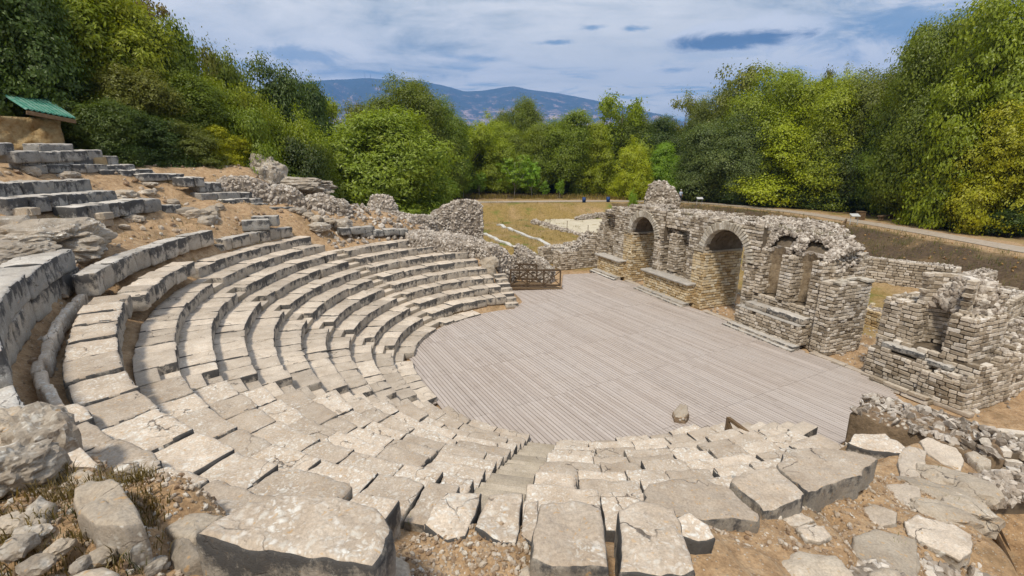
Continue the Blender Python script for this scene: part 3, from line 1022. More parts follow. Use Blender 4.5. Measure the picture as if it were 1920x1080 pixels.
def masonry(acc, o, ux, L, T, z0, top, ch=.15, sl=.30, ms=0, mc=1, hole=None, faces='fbse', rubble_top=True, seed=1, dep=.2, rs=.13, jit=.07, core=True, bat=0.0, proud=.035):
    """coursed stone pier or wall. o = corner (xy), ux along length, thickness T to the left of ux.
    top: number or function of distance along; hole(s, z) -> True leaves an opening"""
    rg = np.random.default_rng(seed)
    o, ux, vx = frame_uv(o, ux)
    tf = top if callable(top) else (lambda s: top)
    C = []; Ax = []
    ztop = max(tf(s) for s in np.linspace(0, L, 30))
    nc = int((ztop - z0) / ch) + 1
    # faces: f = vx-negative side, b = vx-positive side, s = start, e = end
    sides = []
    if 'f' in faces: sides.append((o, ux, -vx, L, lambda d: d))
    if 'b' in faces: sides.append((o + vx * T, ux, vx, L, lambda d: d))
    if 's' in faces: sides.append((o, vx, -ux, T, lambda d: 0.02))
    if 'e' in faces: sides.append((o + ux * L, vx, ux, T, lambda d: L - .02))
    for (a, al, nr, ln, smap) in sides:
        for c in range(nc):
            z = z0 + c * ch
            s = -rg.uniform(0, sl * .6)
            while s < ln:
                l = sl * rg.uniform(.55, 1.5)
                e = min(s + l, ln); b = max(s, 0)
                if e - b > .05:
                    m_ = (b + e) / 2; sd2 = smap(m_)
                    if z + ch * .6 < tf(sd2) + rg.normal(0, .04) and not (hole and hole(sd2, z + ch / 2) and al is ux):
                        dd = dep * rg.uniform(.85, 1.1); pr = rg.normal(proud, .014)
                        cxy = a + al * m_ + nr * (pr - dd / 2 - bat * (z - z0))
                        C.append((cxy[0], cxy[1], z + ch / 2 + rg.normal(0, .006)))
                        hl = max(.03, (e - b) / 2 - .013); hz = ch / 2 - rg.uniform(.010, .022)
                        Ax.append([[al[0] * hl, al[1] * hl, rg.normal(0, .006)], [nr[0] * dd / 2, nr[1] * dd / 2, 0], [0, 0, hz]])
                s += l
    acc.inst(STN, C, np.array(Ax) if Ax else np.zeros((0, 3, 3)), jit * .6, ms, rg)
    # core
    if core:
        n = max(1, int(L / .3))
        for i in range(n):
            a, b = L * i / n, L * (i + 1) / n
            m_ = (a + b) / 2
            segs = []
            zt = min(tf(a), tf(b), tf(m_)) - .06
            if hole:
                zs = np.arange(z0, zt, .1); on = False
                for z in list(zs) + [zt]:
                    h_ = hole(m_, min(z + .05, zt - .01)) or z >= zt - 1e-6
                    if not h_ and not on: st0 = z; on = True
                    if h_ and on: segs.append((st0, z)); on = False
            else: segs = [(z0, zt)]
            for za, zb in segs:
                if zb - za < .05: continue
                lo = a + (.04 if i == 0 else 0); hi = b - (.04 if i == n - 1 else 0)
                cxy = o + ux * (lo + hi) / 2 + vx * T / 2
                acc.inst(BOX, [(cxy[0], cxy[1], (za + zb) / 2)], [np.array([[*(ux * (hi - lo) / 2), 0], [*(vx * (T / 2 - .045 - i % 2 * .002)), 0], [0, 0, (zb - za) / 2]])], 0, mc)
    if rubble_top:
        n = int(L * T / (rs * rs) * 2.0)
        ss = rg.uniform(0, L, n); vv = rg.uniform(.03, T - .03, n)
        pts = []; sz = []
        for s, v in zip(ss, vv):
            xy = o + ux * s + vx * v
            pts.append((xy[0], xy[1], tf(s) - .065 + rg.normal(0, .035))); sz.append(rs * rg.uniform(.3, .75))
        if pts: rocks(acc, pts, np.array(sz), ms if rubble_top is True else rubble_top, .7, .14, rg)


def rag(base, amp, f, seed, steps=None):
    def fn(s):
        return base + amp * float(nz(np.array([[s * f, seed * 3.1, .5]]), 1, seed)[0]) + amp * .5 * float(nz(np.array([[s * f * 3.1, seed, .2]]), 1, seed + 4)[0])
    return fn


def prof(pts, amp=.06, seed=1, f=3):
    xs = [p[0] for p in pts]; ys = [p[1] for p in pts]
    return lambda s: float(np.interp(s, xs, ys)) + amp * float(nz(np.array([[s * f, seed * 2.7, .3]]), 1, seed)[0])


def arch(acc, uc, zc, ri, ro, v0, v1, ms, fr=None, a0=0, a1=180, n=30, rad_j=.04):
    """voussoirs facing the audience + barrel of the vault"""
    for i in range(n):
        a = rad(a0 + (a1 - a0) * (i + .5) / n)
        rr = ro + rb.gauss(0, rad_j)
        rm = (ri + rr) / 2
        xy = st(uc + rm * math.cos(a), v0 + .16)
        rdir = np.array([*(UX * math.cos(a)), math.sin(a)]); tdir = np.array([*(-UX * math.sin(a)), math.cos(a)])
        half = math.pi * rm * (a1 - a0) / 180 / n / 2 - .014
        acc.inst(STN, [(xy[0], xy[1], zc + rm * math.sin(a))], [np.array([rdir * (rr - ri) / 2, [*(NX * .2), 0], tdir * half])], .04, ms)
    # intrados
    for j, v in enumerate(np.arange(v0 + .33, v1 - .1, .42)):
        for i in range(16):
            if j > 0 and i < 8 - (j == 1) * 2 - rb.random() * 2: continue
            a = rad(a0 + (a1 - a0) * (i + .5) / 16)
            rm = ri + .16 + rb.gauss(0, .015)
            xy = st(uc + rm * math.cos(a), v + .2)
            rdir = np.array([*(UX * math.cos(a)), math.sin(a)]); tdir = np.array([*(-UX * math.sin(a)), math.cos(a)])
            half = math.pi * rm * (a1 - a0) / 180 / 16 / 2 - .006
            acc.inst(STN, [(xy[0], xy[1], zc + rm * math.sin(a))], [np.array([rdir * .17, [*(NX * .2), 0], tdir * half])], .03, 1)


def sblock(acc, u0, u1, v0, v1, z0, top, **kw):
    masonry(acc, st(u0, v0), UX, u1 - u0, v1 - v0, z0, top, **kw)


# st frame: NX is to the left of UX? left of UX = (-UX[1], UX[0]) = (.926,.378) = NX  -> yes, thickness runs away from the audience
M['nicheplaster'] = simple_mat('stained niche plaster', (.16, .115, .07), (.44, .35, .24), 3.0, b=10, bs=.8, bd=.06)
WALL_MATS = [M['mason'], M['mortar'], M['rubble'], M['vous'], M['jamb'], M['jmortar'], M['nicheplaster']]
org = np.array([*st(-4.5, 10.2), 0])
stage = empty('stage_wall', org, 'tall ruined stone stage wall with two arched doorways behind the deck', 'ruined wall')
# --- far left stretch with one niche
acc = Acc()
sblock(acc, -14.9, -13.35, 10.35, 12.6, -.1, prof([(0, 1.7), (.5, 2.5), (1.0, 3.3), (1.55, 4.25)], .12, 3), seed=11, ms=0, rubble_top=2)
sblock(acc, -13.35, -9.75, 10.9, 12.7, -.1, prof([(0, 4.3), (1, 4.62), (3.6, 4.85)], .1, 4), seed=12, rubble_top=2)
sblock(acc, -13.35, -9.85, 10.25, 10.9, -.1, 1.38, seed=13, rubble_top=False)
sblock(acc, -11.85, -11.1, 10.28, 10.9, 1.38, 4.3, seed=14, rubble_top=False)
sblock(acc, -11.1, -9.82, 10.15, 12.7, -.1, prof([(0, 4.45), (1.3, 4.8)], .1, 5), seed=15, rubble_top=2)
sblock(acc, -13.4, -9.9, 10.42, 10.95, 4.15, prof([(0, 4.3), (1.2, 4.65), (3.5, 4.85)], .1, 6), seed=16, rubble_top=2, jit=.12)
acc.build('wall_section', WALL_MATS, stage, org)
# --- middle stretch between the arches
acc = Acc()
sblock(acc, -7.05, -3.15, 10.95, 13.0, -.1, prof([(0, 5.0), (2, 4.95), (3.9, 5.05)], .1, 7), seed=21, rubble_top=2)
sblock(acc, -7.05, -3.2, 10.3, 10.95, -.1, 1.48, seed=22, rubble_top=False)
sblock(acc, -7.05, -6.72, 10.18, 10.97, 0, 4.2, seed=23, rubble_top=False)
sblock(acc, -6.0, -5.35, 10.22, 10.97, 1.48, 3.7, seed=24)
sblock(acc, -4.3, -3.12, 10.16, 13.0, -.1, prof([(0, 4.6), (1.2, 5.0)], .1, 8), seed=25, rubble_top=2)
sblock(acc, -7.05, -4.2, 10.45, 11.2, 4.0, prof([(0, 4.85), (2, 4.75), (2.9, 4.9)], .12, 9), seed=26, rubble_top=2, jit=.14, ch=.18, sl=.24)
acc.build('wall_section', WALL_MATS, stage, org)
# --- right stretch with two round-headed niches under a sloping rubble vault
acc = Acc()
sblock(acc, -.2, 3.75, 10.4, 12.5, -.1, 1.7, seed=31, rubble_top=False)
sblock(acc, -.2, 3.1, 11.45, 12.7, 1.6, 4.0, seed=32, rubble_top=False, jit=.1)
sblock(acc, -.2, .5, 10.36, 11.5, 1.7, 3.72, seed=33)
sblock(acc, 1.45, 2.08, 10.36, 11.5, 1.7, 3.8, seed=34)
sblock(acc, 2.95, 3.4, 10.36, 11.5, 1.7, 3.85, seed=35)
# sloping rubble cap
rg = np.random.default_rng(5)
n = 5000
uu = rg.uniform(-1.5, 3.45, n); tt = rg.uniform(0, 1, n)
lift = 1 - .62 * sst(uu, 2.0, 3.5)
vv = 10.45 + tt * 2.3; zz = 3.78 + (1.32 * np.sin(tt * 1.55)) * lift + rg.normal(0, .05, n)
keep = ~((tt < .42) & (((uu > .48) & (uu < 1.47)) | ((uu > 2.06) & (uu < 2.97)))) & ~((tt < .12) & (uu > .4))
keep &= (uu > -.5) | (zz > 4.72)
pts = np.array([[*st(a, b), c] for a, b, c in zip(uu, vv, zz)])[keep]
rocks(acc, pts, rg.uniform(.05, .125, len(pts)), 2, .6, .16, rg)
Vc = []; Fc = []
gu = np.linspace(-.45, 3.35, 14); gt = np.linspace(0, 1, 9)
for a in gu:
    for b in gt:
        Vc.append([*st(a, 11.25 + b * 1.5), 3.98 + (.98 * math.sin(b * 1.55)) * (1 - .62 * float(sst(a, 2.0, 3.5)))])
for i in range(13):
    for j in range(8): Fc.append([i * 9 + j, (i + 1) * 9 + j, (i + 1) * 9 + j + 1, i * 9 + j + 1])
acc.raw(Vc, Fc, 1)
for uc in (.975, 2.51):     # curved plastered backs of the two niches, broken off at the top
    Vn = []; Fn = []
    for q in range(13):
        a = math.pi * q / 12
        for k, z in enumerate((1.68, 2.4, 3.1, 3.6, 3.95)):
            sh = 1 - .25 * max(0, k - 2)
            xy = st(uc - .49 * math.cos(a), 10.62 + .62 * math.sin(a) * (1 if k < 3 else sh))
            Vn.append([xy[0], xy[1], z + .08 * rb.gauss(0, 1) * (k == 4)])
    for q in range(12):
        for k in range(4): Fn.append([q * 5 + k, q * 5 + k + 1, (q + 1) * 5 + k + 1, (q + 1) * 5 + k])
    acc.raw(Vn, Fn, 6)
    for q in range(11):     # rim of broken arch stones at the back of each niche
        a = math.pi * (q + .5) / 11
        xy = st(uc - .52 * math.cos(a), 10.66 + .5 * math.sin(a))
        acc.inst(STN, [(xy[0], xy[1], 3.92 + rb.gauss(0, .05))], [np.array([[*(UX * .12), 0], [*(NX * .11), 0], [0, 0, .07]])], .08, 2)
sblock(acc, 3.0, 3.6, 10.9, 12.9, -.1, prof([(0, 4.2), (.6, 3.5)], .12, 3), seed=36, rubble_top=2)
acc.build('wall_section', WALL_MATS, stage, org)
# heavy end pier
acc = Acc()
sblock(acc, 3.55, 4.2, 10.2, 12.5, -.1, 3.03, seed=41, ch=.145, sl=.3, rubble_top=False)
for _ in range(8):
    p = st(rb.uniform(3.6, 4.15), rb.uniform(10.3, 12.4)); acc.inst(STN, [(p[0], p[1], 3.05)], [np.array([[*(UX * .16), 0], [*(NX * .22), 0], [0, 0, .05]])], .06, 3)
acc.build('end_pier', WALL_MATS, stage, org)
# the two arches with the masonry over them
for uc, zc, ri, lab in ((-8.45, 3.2, 1.22, None), (-1.68, 3.12, 1.40, None)):
    acc = Acc()
    hw = ri + .02
    top_f = rag(5.0, .12, 1.3, int(uc * 10) + 100)
    hole = lambda s, z, uc=uc, zc=zc, ri=ri: (abs(s - ri - .6) < ri + .05 and (z < zc or (s - ri - .6) ** 2 + (z - zc) ** 2 < (ri + .28) ** 2))
    hole2 = lambda s, z, ri=ri, zc=zc: (s < ri + .05 and (z < zc or s ** 2 + (z - zc) ** 2 < (ri + .28) ** 2))
    sblock(acc, uc - ri - .6, uc, 10.18, 12.85, zc - .05, top_f, seed=int(100 - uc * 7), hole=hole, rubble_top=2, faces='fb', jit=.1)
    sblock(acc, uc, uc + ri + .6, 10.18, 10.8, zc - .05, lambda s, f=top_f: f(s + 3), seed=int(104 - uc * 7), hole=hole2, rubble_top=2, faces='fb', jit=.1)
    ap = acc.build('arched_doorway', WALL_MATS, stage, org)
    acc = Acc(); arch(acc, uc, zc, ri, ri + .40, 10.08, 12.9, 3)
    acc.build('arch_ring', WALL_MATS, ap, org)
    # jambs in cream stone
    acc = Acc()
    sblock(acc, uc - ri - .75, uc - ri + .14, 10.12, 12.75, -.1, zc - .02, seed=int(200 - uc * 5), ms=4, mc=5, rubble_top=False, ch=.152, sl=.34)
    p = st(uc - ri - .3, 11.45); acc.inst(STN, [(p[0], p[1], zc + .02)], [np.array([[*(UX * .5), 0], [*(NX * 1.36), 0], [0, 0, .045]])], .03, 3)
    acc.build('jamb', WALL_MATS, ap, org)
    acc = Acc()
    sblock(acc, uc + ri - .02, uc + ri + .42, 10.12, 11.3, -.1, zc - .02, seed=int(300 - uc * 5), rubble_top=False)
    acc.build('jamb', WALL_MATS, ap, org)
# pedestal benches in front of the wall
for u0, u1, vf, h, slab in ((-12.75, -10.05, 9.6, 1.18, 1), (-7.35, -3.45, 9.62, 1.18, 1), (-.05, 3.35, 9.62, 1.0, 0)):
    acc = Acc()
    sblock(acc, u0, u1, vf, 10.3, .12, h, seed=int(u0 * 9) + 500, ch=.15, sl=.27, ms=(4 if slab else 0), mc=(5 if slab else 1), rubble_top=False)
    pd_ = acc.build('pedestal', WALL_MATS, stage, org)

    def bx(u0, u1, v0, v1, z0, z1, nm, mt, par, rnd=.03, ro=.012):
        global seed
        cs = [(*st(u0, v0), z0), (*st(u1, v0), z0), (*st(u1, v1), z0), (*st(u0, v1), z0)]
        cs += [(x, y, z1) for x, y, _ in cs]
        seed += 1
        return link(nm, block_mesh(nm, cs, mt, rnd, ro, seed, .13, org), par)
    if slab:
        bx(u0 - .2, u1 + .12, vf - .18, 10.32, h, h + .12, 'top_slab', [M['grey_top'], M['grey_top']], pd_)
    else:
        mid = (u0 + u1) / 2 - .2
        bx(u0, u1, vf - .02, vf + .45, h, h + .06, 'top_slab', [M['grey_top'], M['grey_top']], pd_)
        bx(u0 + .3, mid, vf + .22, 10.38, h + .06, h + .30, 'top_slab', [M['grey_top'], M['seat_face']], pd_)
        bx(mid + .02, u1 - .05, vf + .2, 10.38, h + .06, h + .33, 'top_slab', [M['grey_top'], M['seat_face']], pd_, .05, .03)
    bx(u0 - .1, u1 + .15, vf - .38, vf + .1, -.1, .2, 'plinth_step', [M['grey_top'], M['seat_face']], pd_)
    bx(u0 - .25, u1 + .2, vf - .55, vf - .3, -.1, .09, 'plinth_step', [M['grey_top'], M['seat_face']], pd_)

# --- low stub wall at far left of the stage
def wall_thing(name, label, o, ux, L, T, z0, top, cat='ruined wall', mats=None, group=None, **kw):
    acc = Acc()
    masonry(acc, o, ux, L, T, z0, top, **kw)
    og = (o[0], o[1], z0)
    ob = acc.build(name, mats or WALL_MATS, None, og)
    return tag(ob, label, cat, group)


wall_thing('low_wall', 'low stub of stone wall at the far end of the deck beside the first pedestal', st(-14.3, 7.4), NX, 2.9, 1.3, -.1, prof([(0, 1.25), (1.2, 1.35), (2.0, 2.0), (2.9, 2.6)], .08, 3), seed=61, rubble_top=2)
wall_thing('low_wall', 'pale low rubble wall behind the far stub of the stage wall', st(-16.6, 7.0), NX, 3.8, 1.0, -.1, prof([(0, 1.1), (2, 1.3), (3.8, 1.5)], .1, 5), seed=62, rubble_top=2)
# --- right ruin with the curved niche and its long wing
org = np.array([*st(7.2, 10.5), 0])
niche = empty('niche_ruin', org, 'ruined stone block with a curved apse niche right of the deck', 'ruin')
acc = Acc()
sblock(acc, 5.95, 6.5, 10.42, 12.6, -.1, 3.0, seed=71)
sblock(acc, 6.5, 7.05, 10.5, 12.4, 1.5, 2.95, seed=72)
sblock(acc, 6.1, 9.2, 10.3, 12.6, -.1, 1.55, seed=73, rubble_top=False)
sblock(acc, 8.05, 8.75, 10.35, 12.3, 1.5, 2.98, seed=74)
acc.build('pier', WALL_MATS, niche, org)
acc = Acc()
for i in range(18):     # curved back of the niche, course by course
    z = 1.6 + i * .145
    rr = .66 if z < 3.0 else .62
    for a in np.linspace(8, 172, 9):
        ar = rad(a + rb.uniform(-6, 6))
        c = st(7.55 - rr * math.cos(ar), 10.75 + .75 * math.sin(ar))
        td = UX * math.sin(ar) + NX * math.cos(ar) * .9; td /= np.linalg.norm(td); nd = np.array([-td[1], td[0]])
        acc.inst(STN, [(c[0], c[1], z)], [np.array([[*(td * .135), 0], [*(nd * .12), 0], [0, 0, .064]])], .05, 0)
rg = np.random.default_rng(9)
th = rg.uniform(0, math.pi * 2, 900); r2 = np.sqrt(rg.uniform(0, 1, 900))
pts = []
for a, r_ in zip(th, r2):
    uu = 7.6 + 1.05 * r_ * math.cos(a); vv = 11.75 + .8 * r_ * math.sin(a)
    pts.append([*st(uu, vv), 2.95 + 1.15 * (1 - r_ ** 3) * rg.uniform(.55, 1.02)])
rocks(acc, np.array(pts), rg.uniform(.07, .18, 900), 2, .7, .15, rg)
sblock(acc, 6.8, 8.5, 11.5, 12.5, 1.5, prof([(0, 3.6), (.6, 4.05), (1.2, 4.0), (1.7, 3.6)], .1, 6), seed=76, rubble_top=2, jit=.12)
acc.build('apse', WALL_MATS, niche, org)
acc = Acc()
sblock(acc, 7.85, 9.15, 9.85, 15.8, -.1, prof([(0, .95), (1.3, 1.0)], .06, 4), seed=77, rubble_top=False)
rg = np.random.default_rng(19)
def wing_top(vv): return .95 + (vv - 9.85) * .34
for v in np.arange(9.9, 16.0, .5):     # wing rises backwards in stepped courses
    sblock(acc, 8.0 + .02 * v, 9.12, v, v + .52, .85, wing_top(v) + .1, seed=int(v * 20), rubble_top=2, faces='fse', rs=.16)
acc.build('wing_wall', WALL_MATS, niche, org)
bxo = lambda *a, **k: None
cs = [(*st(6.35, 10.0), 1.2), (*st(7.75, 10.0), 1.2), (*st(7.6, 10.6), 1.2), (*st(6.5, 10.6), 1.2)]
link('ledge_slab', block_mesh('ledge_slab', [(x - org[0], y - org[1], z) for x, y, z in cs + [(a, b, 1.42) for a, b, _ in cs]], [M['grey_top'], M['grey_face']], .05, .03, 901, .12), niche)
cs = [(*st(7.78, 10.0), 1.1), (*st(8.6, 10.05), 1.1), (*st(8.5, 10.6), 1.1), (*st(7.75, 10.6), 1.1)]
link('ledge_slab', block_mesh('ledge_slab', [(x - org[0], y - org[1], z) for x, y, z in cs + [(a, b, 1.3) for a, b, _ in cs]], [M['grey_top'], M['grey_face']], .05, .03, 902, .12), niche)
acc = Acc(); sblock(acc, 6.0, 7.9, 9.95, 10.4, -.1, 1.18, seed=79, rubble_top=False); acc.build('pedestal_body', WALL_MATS, niche, org)
acc = Acc(); sblock(acc, 6.5, 8.4, 9.45, 9.95, -.1, .14, seed=80, rubble_top=False, sl=.8); acc.build('plinth_step', WALL_MATS, niche, org)

# --- walls of the rooms behind the stage
def pxwall(name, label, a, b, z, T, h, z0=-.1, **kw):
    A = at(*a, z)[:2]; B = at(*b, z)[:2]
    return wall_thing(name, label, A, B - A, float(np.linalg.norm(B - A)), T, z0, h, **kw)


pxwall('room_wall', 'long low stone wall of the back room under the embankment at right', (1622, 484), (1800, 505), 1.7, .7, rag(1.75, .1, .8, 4), seed=81, rubble_top=2, sl=.34, ch=.17)
pxwall('room_wall', 'end wall of the back room turning forward at its right corner', (1790, 527), (1872, 508), 1.6, .8, rag(1.6, .08, .8, 5), seed=82, rubble_top=2, sl=.34, ch=.17)
pxwall('room_wall', 'ochre streaked low wall in the passage between the end pier and the apse ruin', (1610, 574), (1660, 590), .95, .8, .95, seed=83, rubble_top=2, ms=4, mc=5)
pxwall('room_wall', 'thin low wall joining the end pier to the back room', (1570, 490), (1628, 478), 2.3, .6, rag(2.4, .12, .9, 6), seed=84, rubble_top=2)
pxwall('room_wall', 'short pale stone wall seen through the right arch', (1395, 472), (1480, 500), 1.5, .8, 1.5, seed=85, rubble_top=2)
pxwall('room_wall', 'broad pale topped wall at the right edge behind the apse ruin', (1870, 580), (1935, 548), 2.0, 1.6, rag(2.05, .1, .8, 8), seed=86, rubble_top=2, sl=.4, ch=.2)

# --- parodos wall, near right
A = at(1600, 768, 2.2)[:2]; B = at(1852, 846, 2.2)[:2]
d = (B - A) / np.linalg.norm(B - A)
og = np.array([A[0], A[1], 0]); e_ = np.array([-d[1], d[0]])
outl = [A + d * q + e_ * r_ for q, r_ in ((-.05, .05), (.5, -.06), (1.1, .03), (1.8, -.05), (2.5, .02), (2.6, .5), (2.52, 1.0), (2.6, 1.5), (1.8, 1.55), (1.0, 1.45), (.4, 1.55), (-.06, 1.45), (.03, .8))]
pw = link('parodos_wall', slab_mesh('parodos_wall', outl, 2.10, 2.25, [M['congl'], M['conglface']], 17, .07, og, rough=.07, dome=.12, rnd=.12, amp=.05), None, og)
tag(pw, 'thick brown wall with a rough conglomerate top beyond the near seats', 'ruined wall')
rg = np.random.default_rng(91); acc = Acc(); pts = []
for _ in range(260):
    q, r_ = rg.uniform(.02, 2.5), rg.uniform(.03, 1.45)
    pts.append((*(A + d * q + e_ * r_), 2.12 + .09 * math.sin(max(0, min(1, r_ / 1.5)) * 3.1) + rg.normal(0, .02)))
rocks(acc, pts, rg.uniform(.03, .15, 260) ** 1.0, 0, .32, .15, rg)
acc.build('embedded_stones', [M['rubble']], pw, og)
acc = Acc()
masonry(acc, A + d * .02 - e_ * .0, d, 2.5, 1.45, -.1, 1.35, seed=91, ch=.2, sl=.45, rubble_top=False, jit=.08, core=False, proud=.05)
acc.build('lower_courses', WALL_MATS, pw, og)
A2 = A + d * 2.6 + np.array([-d[1], d[0]]) * .5
wall_thing('parodos_wall', 'dark coursed wall running off the right edge behind the conglomerate topped wall', A2, d + np.array([.55, .3]), 4.2, 1.1, -.1, rag(2.1, .08, 1, 3), seed=92, ch=.17, sl=.5, rubble_top=2, rs=.13)

# ------------------------------------------------------------------ far analemma and rubble walls (left and centre back)
def rubble_wall(label, base, T, name='rubble_wall', seed=1, rs=.16, cat='ruined wall', dense=1.0, z0=None):
    """base: list of (x, y, ztop) along the ruin; lumpy mass of stones over a mortar core"""
    rg = np.random.default_rng(seed)
    acc = Acc()
    base = np.array(base, float)
    og = (base[0, 0], base[0, 1], 0)
    seg = np.linalg.norm(np.diff(base[:, :2], axis=0), axis=1); L = seg.sum(); cum = np.concatenate([[0], np.cumsum(seg)])
    ev = lambda s: np.array([np.interp(s, cum, base[:, i]) for i in range(3)])
    def dirn(s):
        q = ev(min(L, s + .2))[:2] - ev(max(0, s - .2))[:2]; return q / (np.linalg.norm(q) + 1e-9)
    Vc = []; Fc = []
    n = max(3, int(L / .35)); prof_n = [(-1, 0), (-1, .5), (-.9, .85), (-.45, 1.0), (.45, 1.0), (.9, .85), (1, .5), (1, 0)]
    nrows = len(prof_n)
    zb = z0 if z0 is not None else None
    for i in range(n + 1):
        s = L * i / n; p = ev(s); dd = dirn(s); nr = np.array([-dd[1], dd[0]])
        g = (gz(p[0], p[1]) - .5) if zb is None else zb
        e = 1.0
        if i in (0, n): e = .82
        for a, b in prof_n:
            q = p[:2] + nr * a * T / 2 * e
            zz = g + (p[2] - .1 - g) * b * (1 if e == 1 else .96)
            jt = .05 * rg.normal(size=3)
            Vc.append(np.array([*q, zz]) + jt)
    for i in range(n):
        for k in range(nrows - 1): Fc.append([i * nrows + k, (i + 1) * nrows + k, (i + 1) * nrows + k + 1, i * nrows + k + 1])
    Fc.append(list(range(nrows))); Fc.append([n * nrows + k for k in range(nrows)][::-1])
    acc.raw(Vc, Fc, 1)
    Vc = np.array(Vc).reshape(n + 1, nrows, 3)
    # stones over the skin
    for i in range(n):
        for k in range(nrows - 1):
            a, b, c_, d_ = Vc[i, k], Vc[i + 1, k], Vc[i + 1, k + 1], Vc[i, k + 1]
            ar = .5 * (np.linalg.norm(np.cross(b - a, d_ - a)) + np.linalg.norm(np.cross(b - c_, d_ - c_)))
            m_ = rg.poisson(ar / (rs * rs) * 1.35 * dense)
            if m_ == 0: continue
            u = rg.uniform(size=(m_, 1)); v = rg.uniform(size=(m_, 1))
            p = (a * (1 - u) + b * u) * (1 - v) + (d_ * (1 - u) + c_ * u) * v
            rocks(acc, p, rs * rg.uniform(.35, .85, m_), 0, .62, .16, rg)
    for i, sgn in ((0, -1), (n, 1)):
        hh = Vc[i, :, 2].max() - Vc[i, :, 2].min()
        m_ = int(hh * T / (rs * rs) * 1.3)
        if m_:
            u = rg.uniform(-.95, .95, m_); v = rg.uniform(0, 1, m_)
            dd = dirn(L * i / n); nr = np.array([-dd[1], dd[0]])
            cc = ev(L * i / n)[:2]
            p = np.concatenate([cc + nr * (u * T / 2 * .82)[:, None], (Vc[i, :, 2].min() + v * hh * .97)[:, None]], 1)
            rocks(acc, p, rs * rg.uniform(.35, .95, m_), 0, .62, .16, rg)
    ob = acc.build(name, [M['rubble'], M['rmortar']], None, og)
    return tag(ob, label, cat)


def rw(pts, r):     # pixel outline of a crest at given distances -> (x, y, ztop)
    out_ = []
    for i, (a, b) in enumerate(pts):
        q = atr(a, b, r if np.isscalar(r) else r[i]); out_.append(tuple(q))
    return out_


rubble_wall('square topped tall rubble wall standing at the far end of the outer seats', rw([(808, 400), (820, 392), (845, 378), (870, 372), (890, 374), (903, 380)], [35.5, 35.8, 36, 36.3, 36.5, 36.5]), 1.2, seed=201, rs=.17)
rubble_wall('low broken rubble wall sagging left of the square topped wall', rw([(662, 396), (700, 397), (740, 396), (775, 400), (808, 402)], [32, 32.4, 32.8, 33.4, 34.2]), 1.8, seed=202, rs=.17)
rubble_wall('dome shaped lump of rubble perched on the outer wall', rw([(688, 384), (698, 366), (714, 361), (733, 368), (744, 384)], 34.5), 1.5, seed=203, rs=.17)
rubble_wall('long lumpy grey rubble bank stepping down behind the upper blocks', rw([(392, 344), (425, 331), (455, 328), (480, 334), (505, 344), (530, 345), (552, 352), (570, 366)], [29.6, 29.8, 29.9, 30, 30.1, 30.2, 30.3, 30.4]), 1.6, seed=204, rs=.17)
rubble_wall('rounded brown grey rubble lump between the long bank and the dome shaped lump', rw([(568, 372), (585, 363), (610, 363), (630, 373), (645, 371), (658, 388)], [30.3, 30.4, 30.5, 30.5, 30.6, 30.6]), 1.6, seed=205, rs=.18)
rubble_wall('low spread of rubble stones below the square topped wall', rw([(760, 432), (800, 433), (850, 438), (900, 447), (915, 456)], [30, 30.2, 30.4, 30.6, 30.6]), 3.4, seed=206, rs=.14)
rubble_wall('overhanging rubble lump above the far end of the seats near the railing', rw([(895, 462), (915, 452), (940, 460), (957, 474)], [29, 29.5, 30, 30.2]), 1.5, seed=207, rs=.17)
rubble_wall('pale conglomerate bank sloping down behind the X-braced railing', rw([(968, 455), (985, 462), (1005, 476), (1022, 488), (1036, 500)], [32.2, 32, 31.8, 31.5, 31.3]), 1.0, seed=208, rs=.14, z0=-.1)
rubble_wall('tall round topped rubble tower beside the path far behind the stage wall', rw([(1212, 366), (1218, 347), (1232, 339), (1248, 340), (1262, 352), (1273, 368)], 66), 3.0, 'rubble_tower', seed=209, rs=.34, cat='ruined tower')
rubble_wall('thin dark pebble wall crossing the brown field to the stage wall', rw([(1000, 410), (1040, 422), (1080, 434), (1118, 446)], [60, 55.5, 51.5, 48.5]), .7, 'field_wall', seed=210, rs=.18)
rubble_wall('low stone kerb line along the far edge of the sandy floor', rw([(1080, 405), (1110, 400), (1145, 396)], [63, 65, 67]), .6, 'field_wall', seed=211, rs=.2)
# big loose stones near the far end of the seats
for i, (a, b, r, s, lb) in enumerate(((918, 493, 28.6, (.55, .5, .38), 'pale boulder wedged beside the far end of the seats above the railing'),
                                      (915, 508, 28.0, (.5, .5, .42), 'lower pale boulder beside the far end steps'), (945, 550, 27.6, (.3, .3, .55), 'upright rounded stone between the end steps and the railing'))):
    q = atr(a, b, r); boulder('boulder', q, s, [M['rock2']], 40 + i, lb, 'boulder', sub=3)

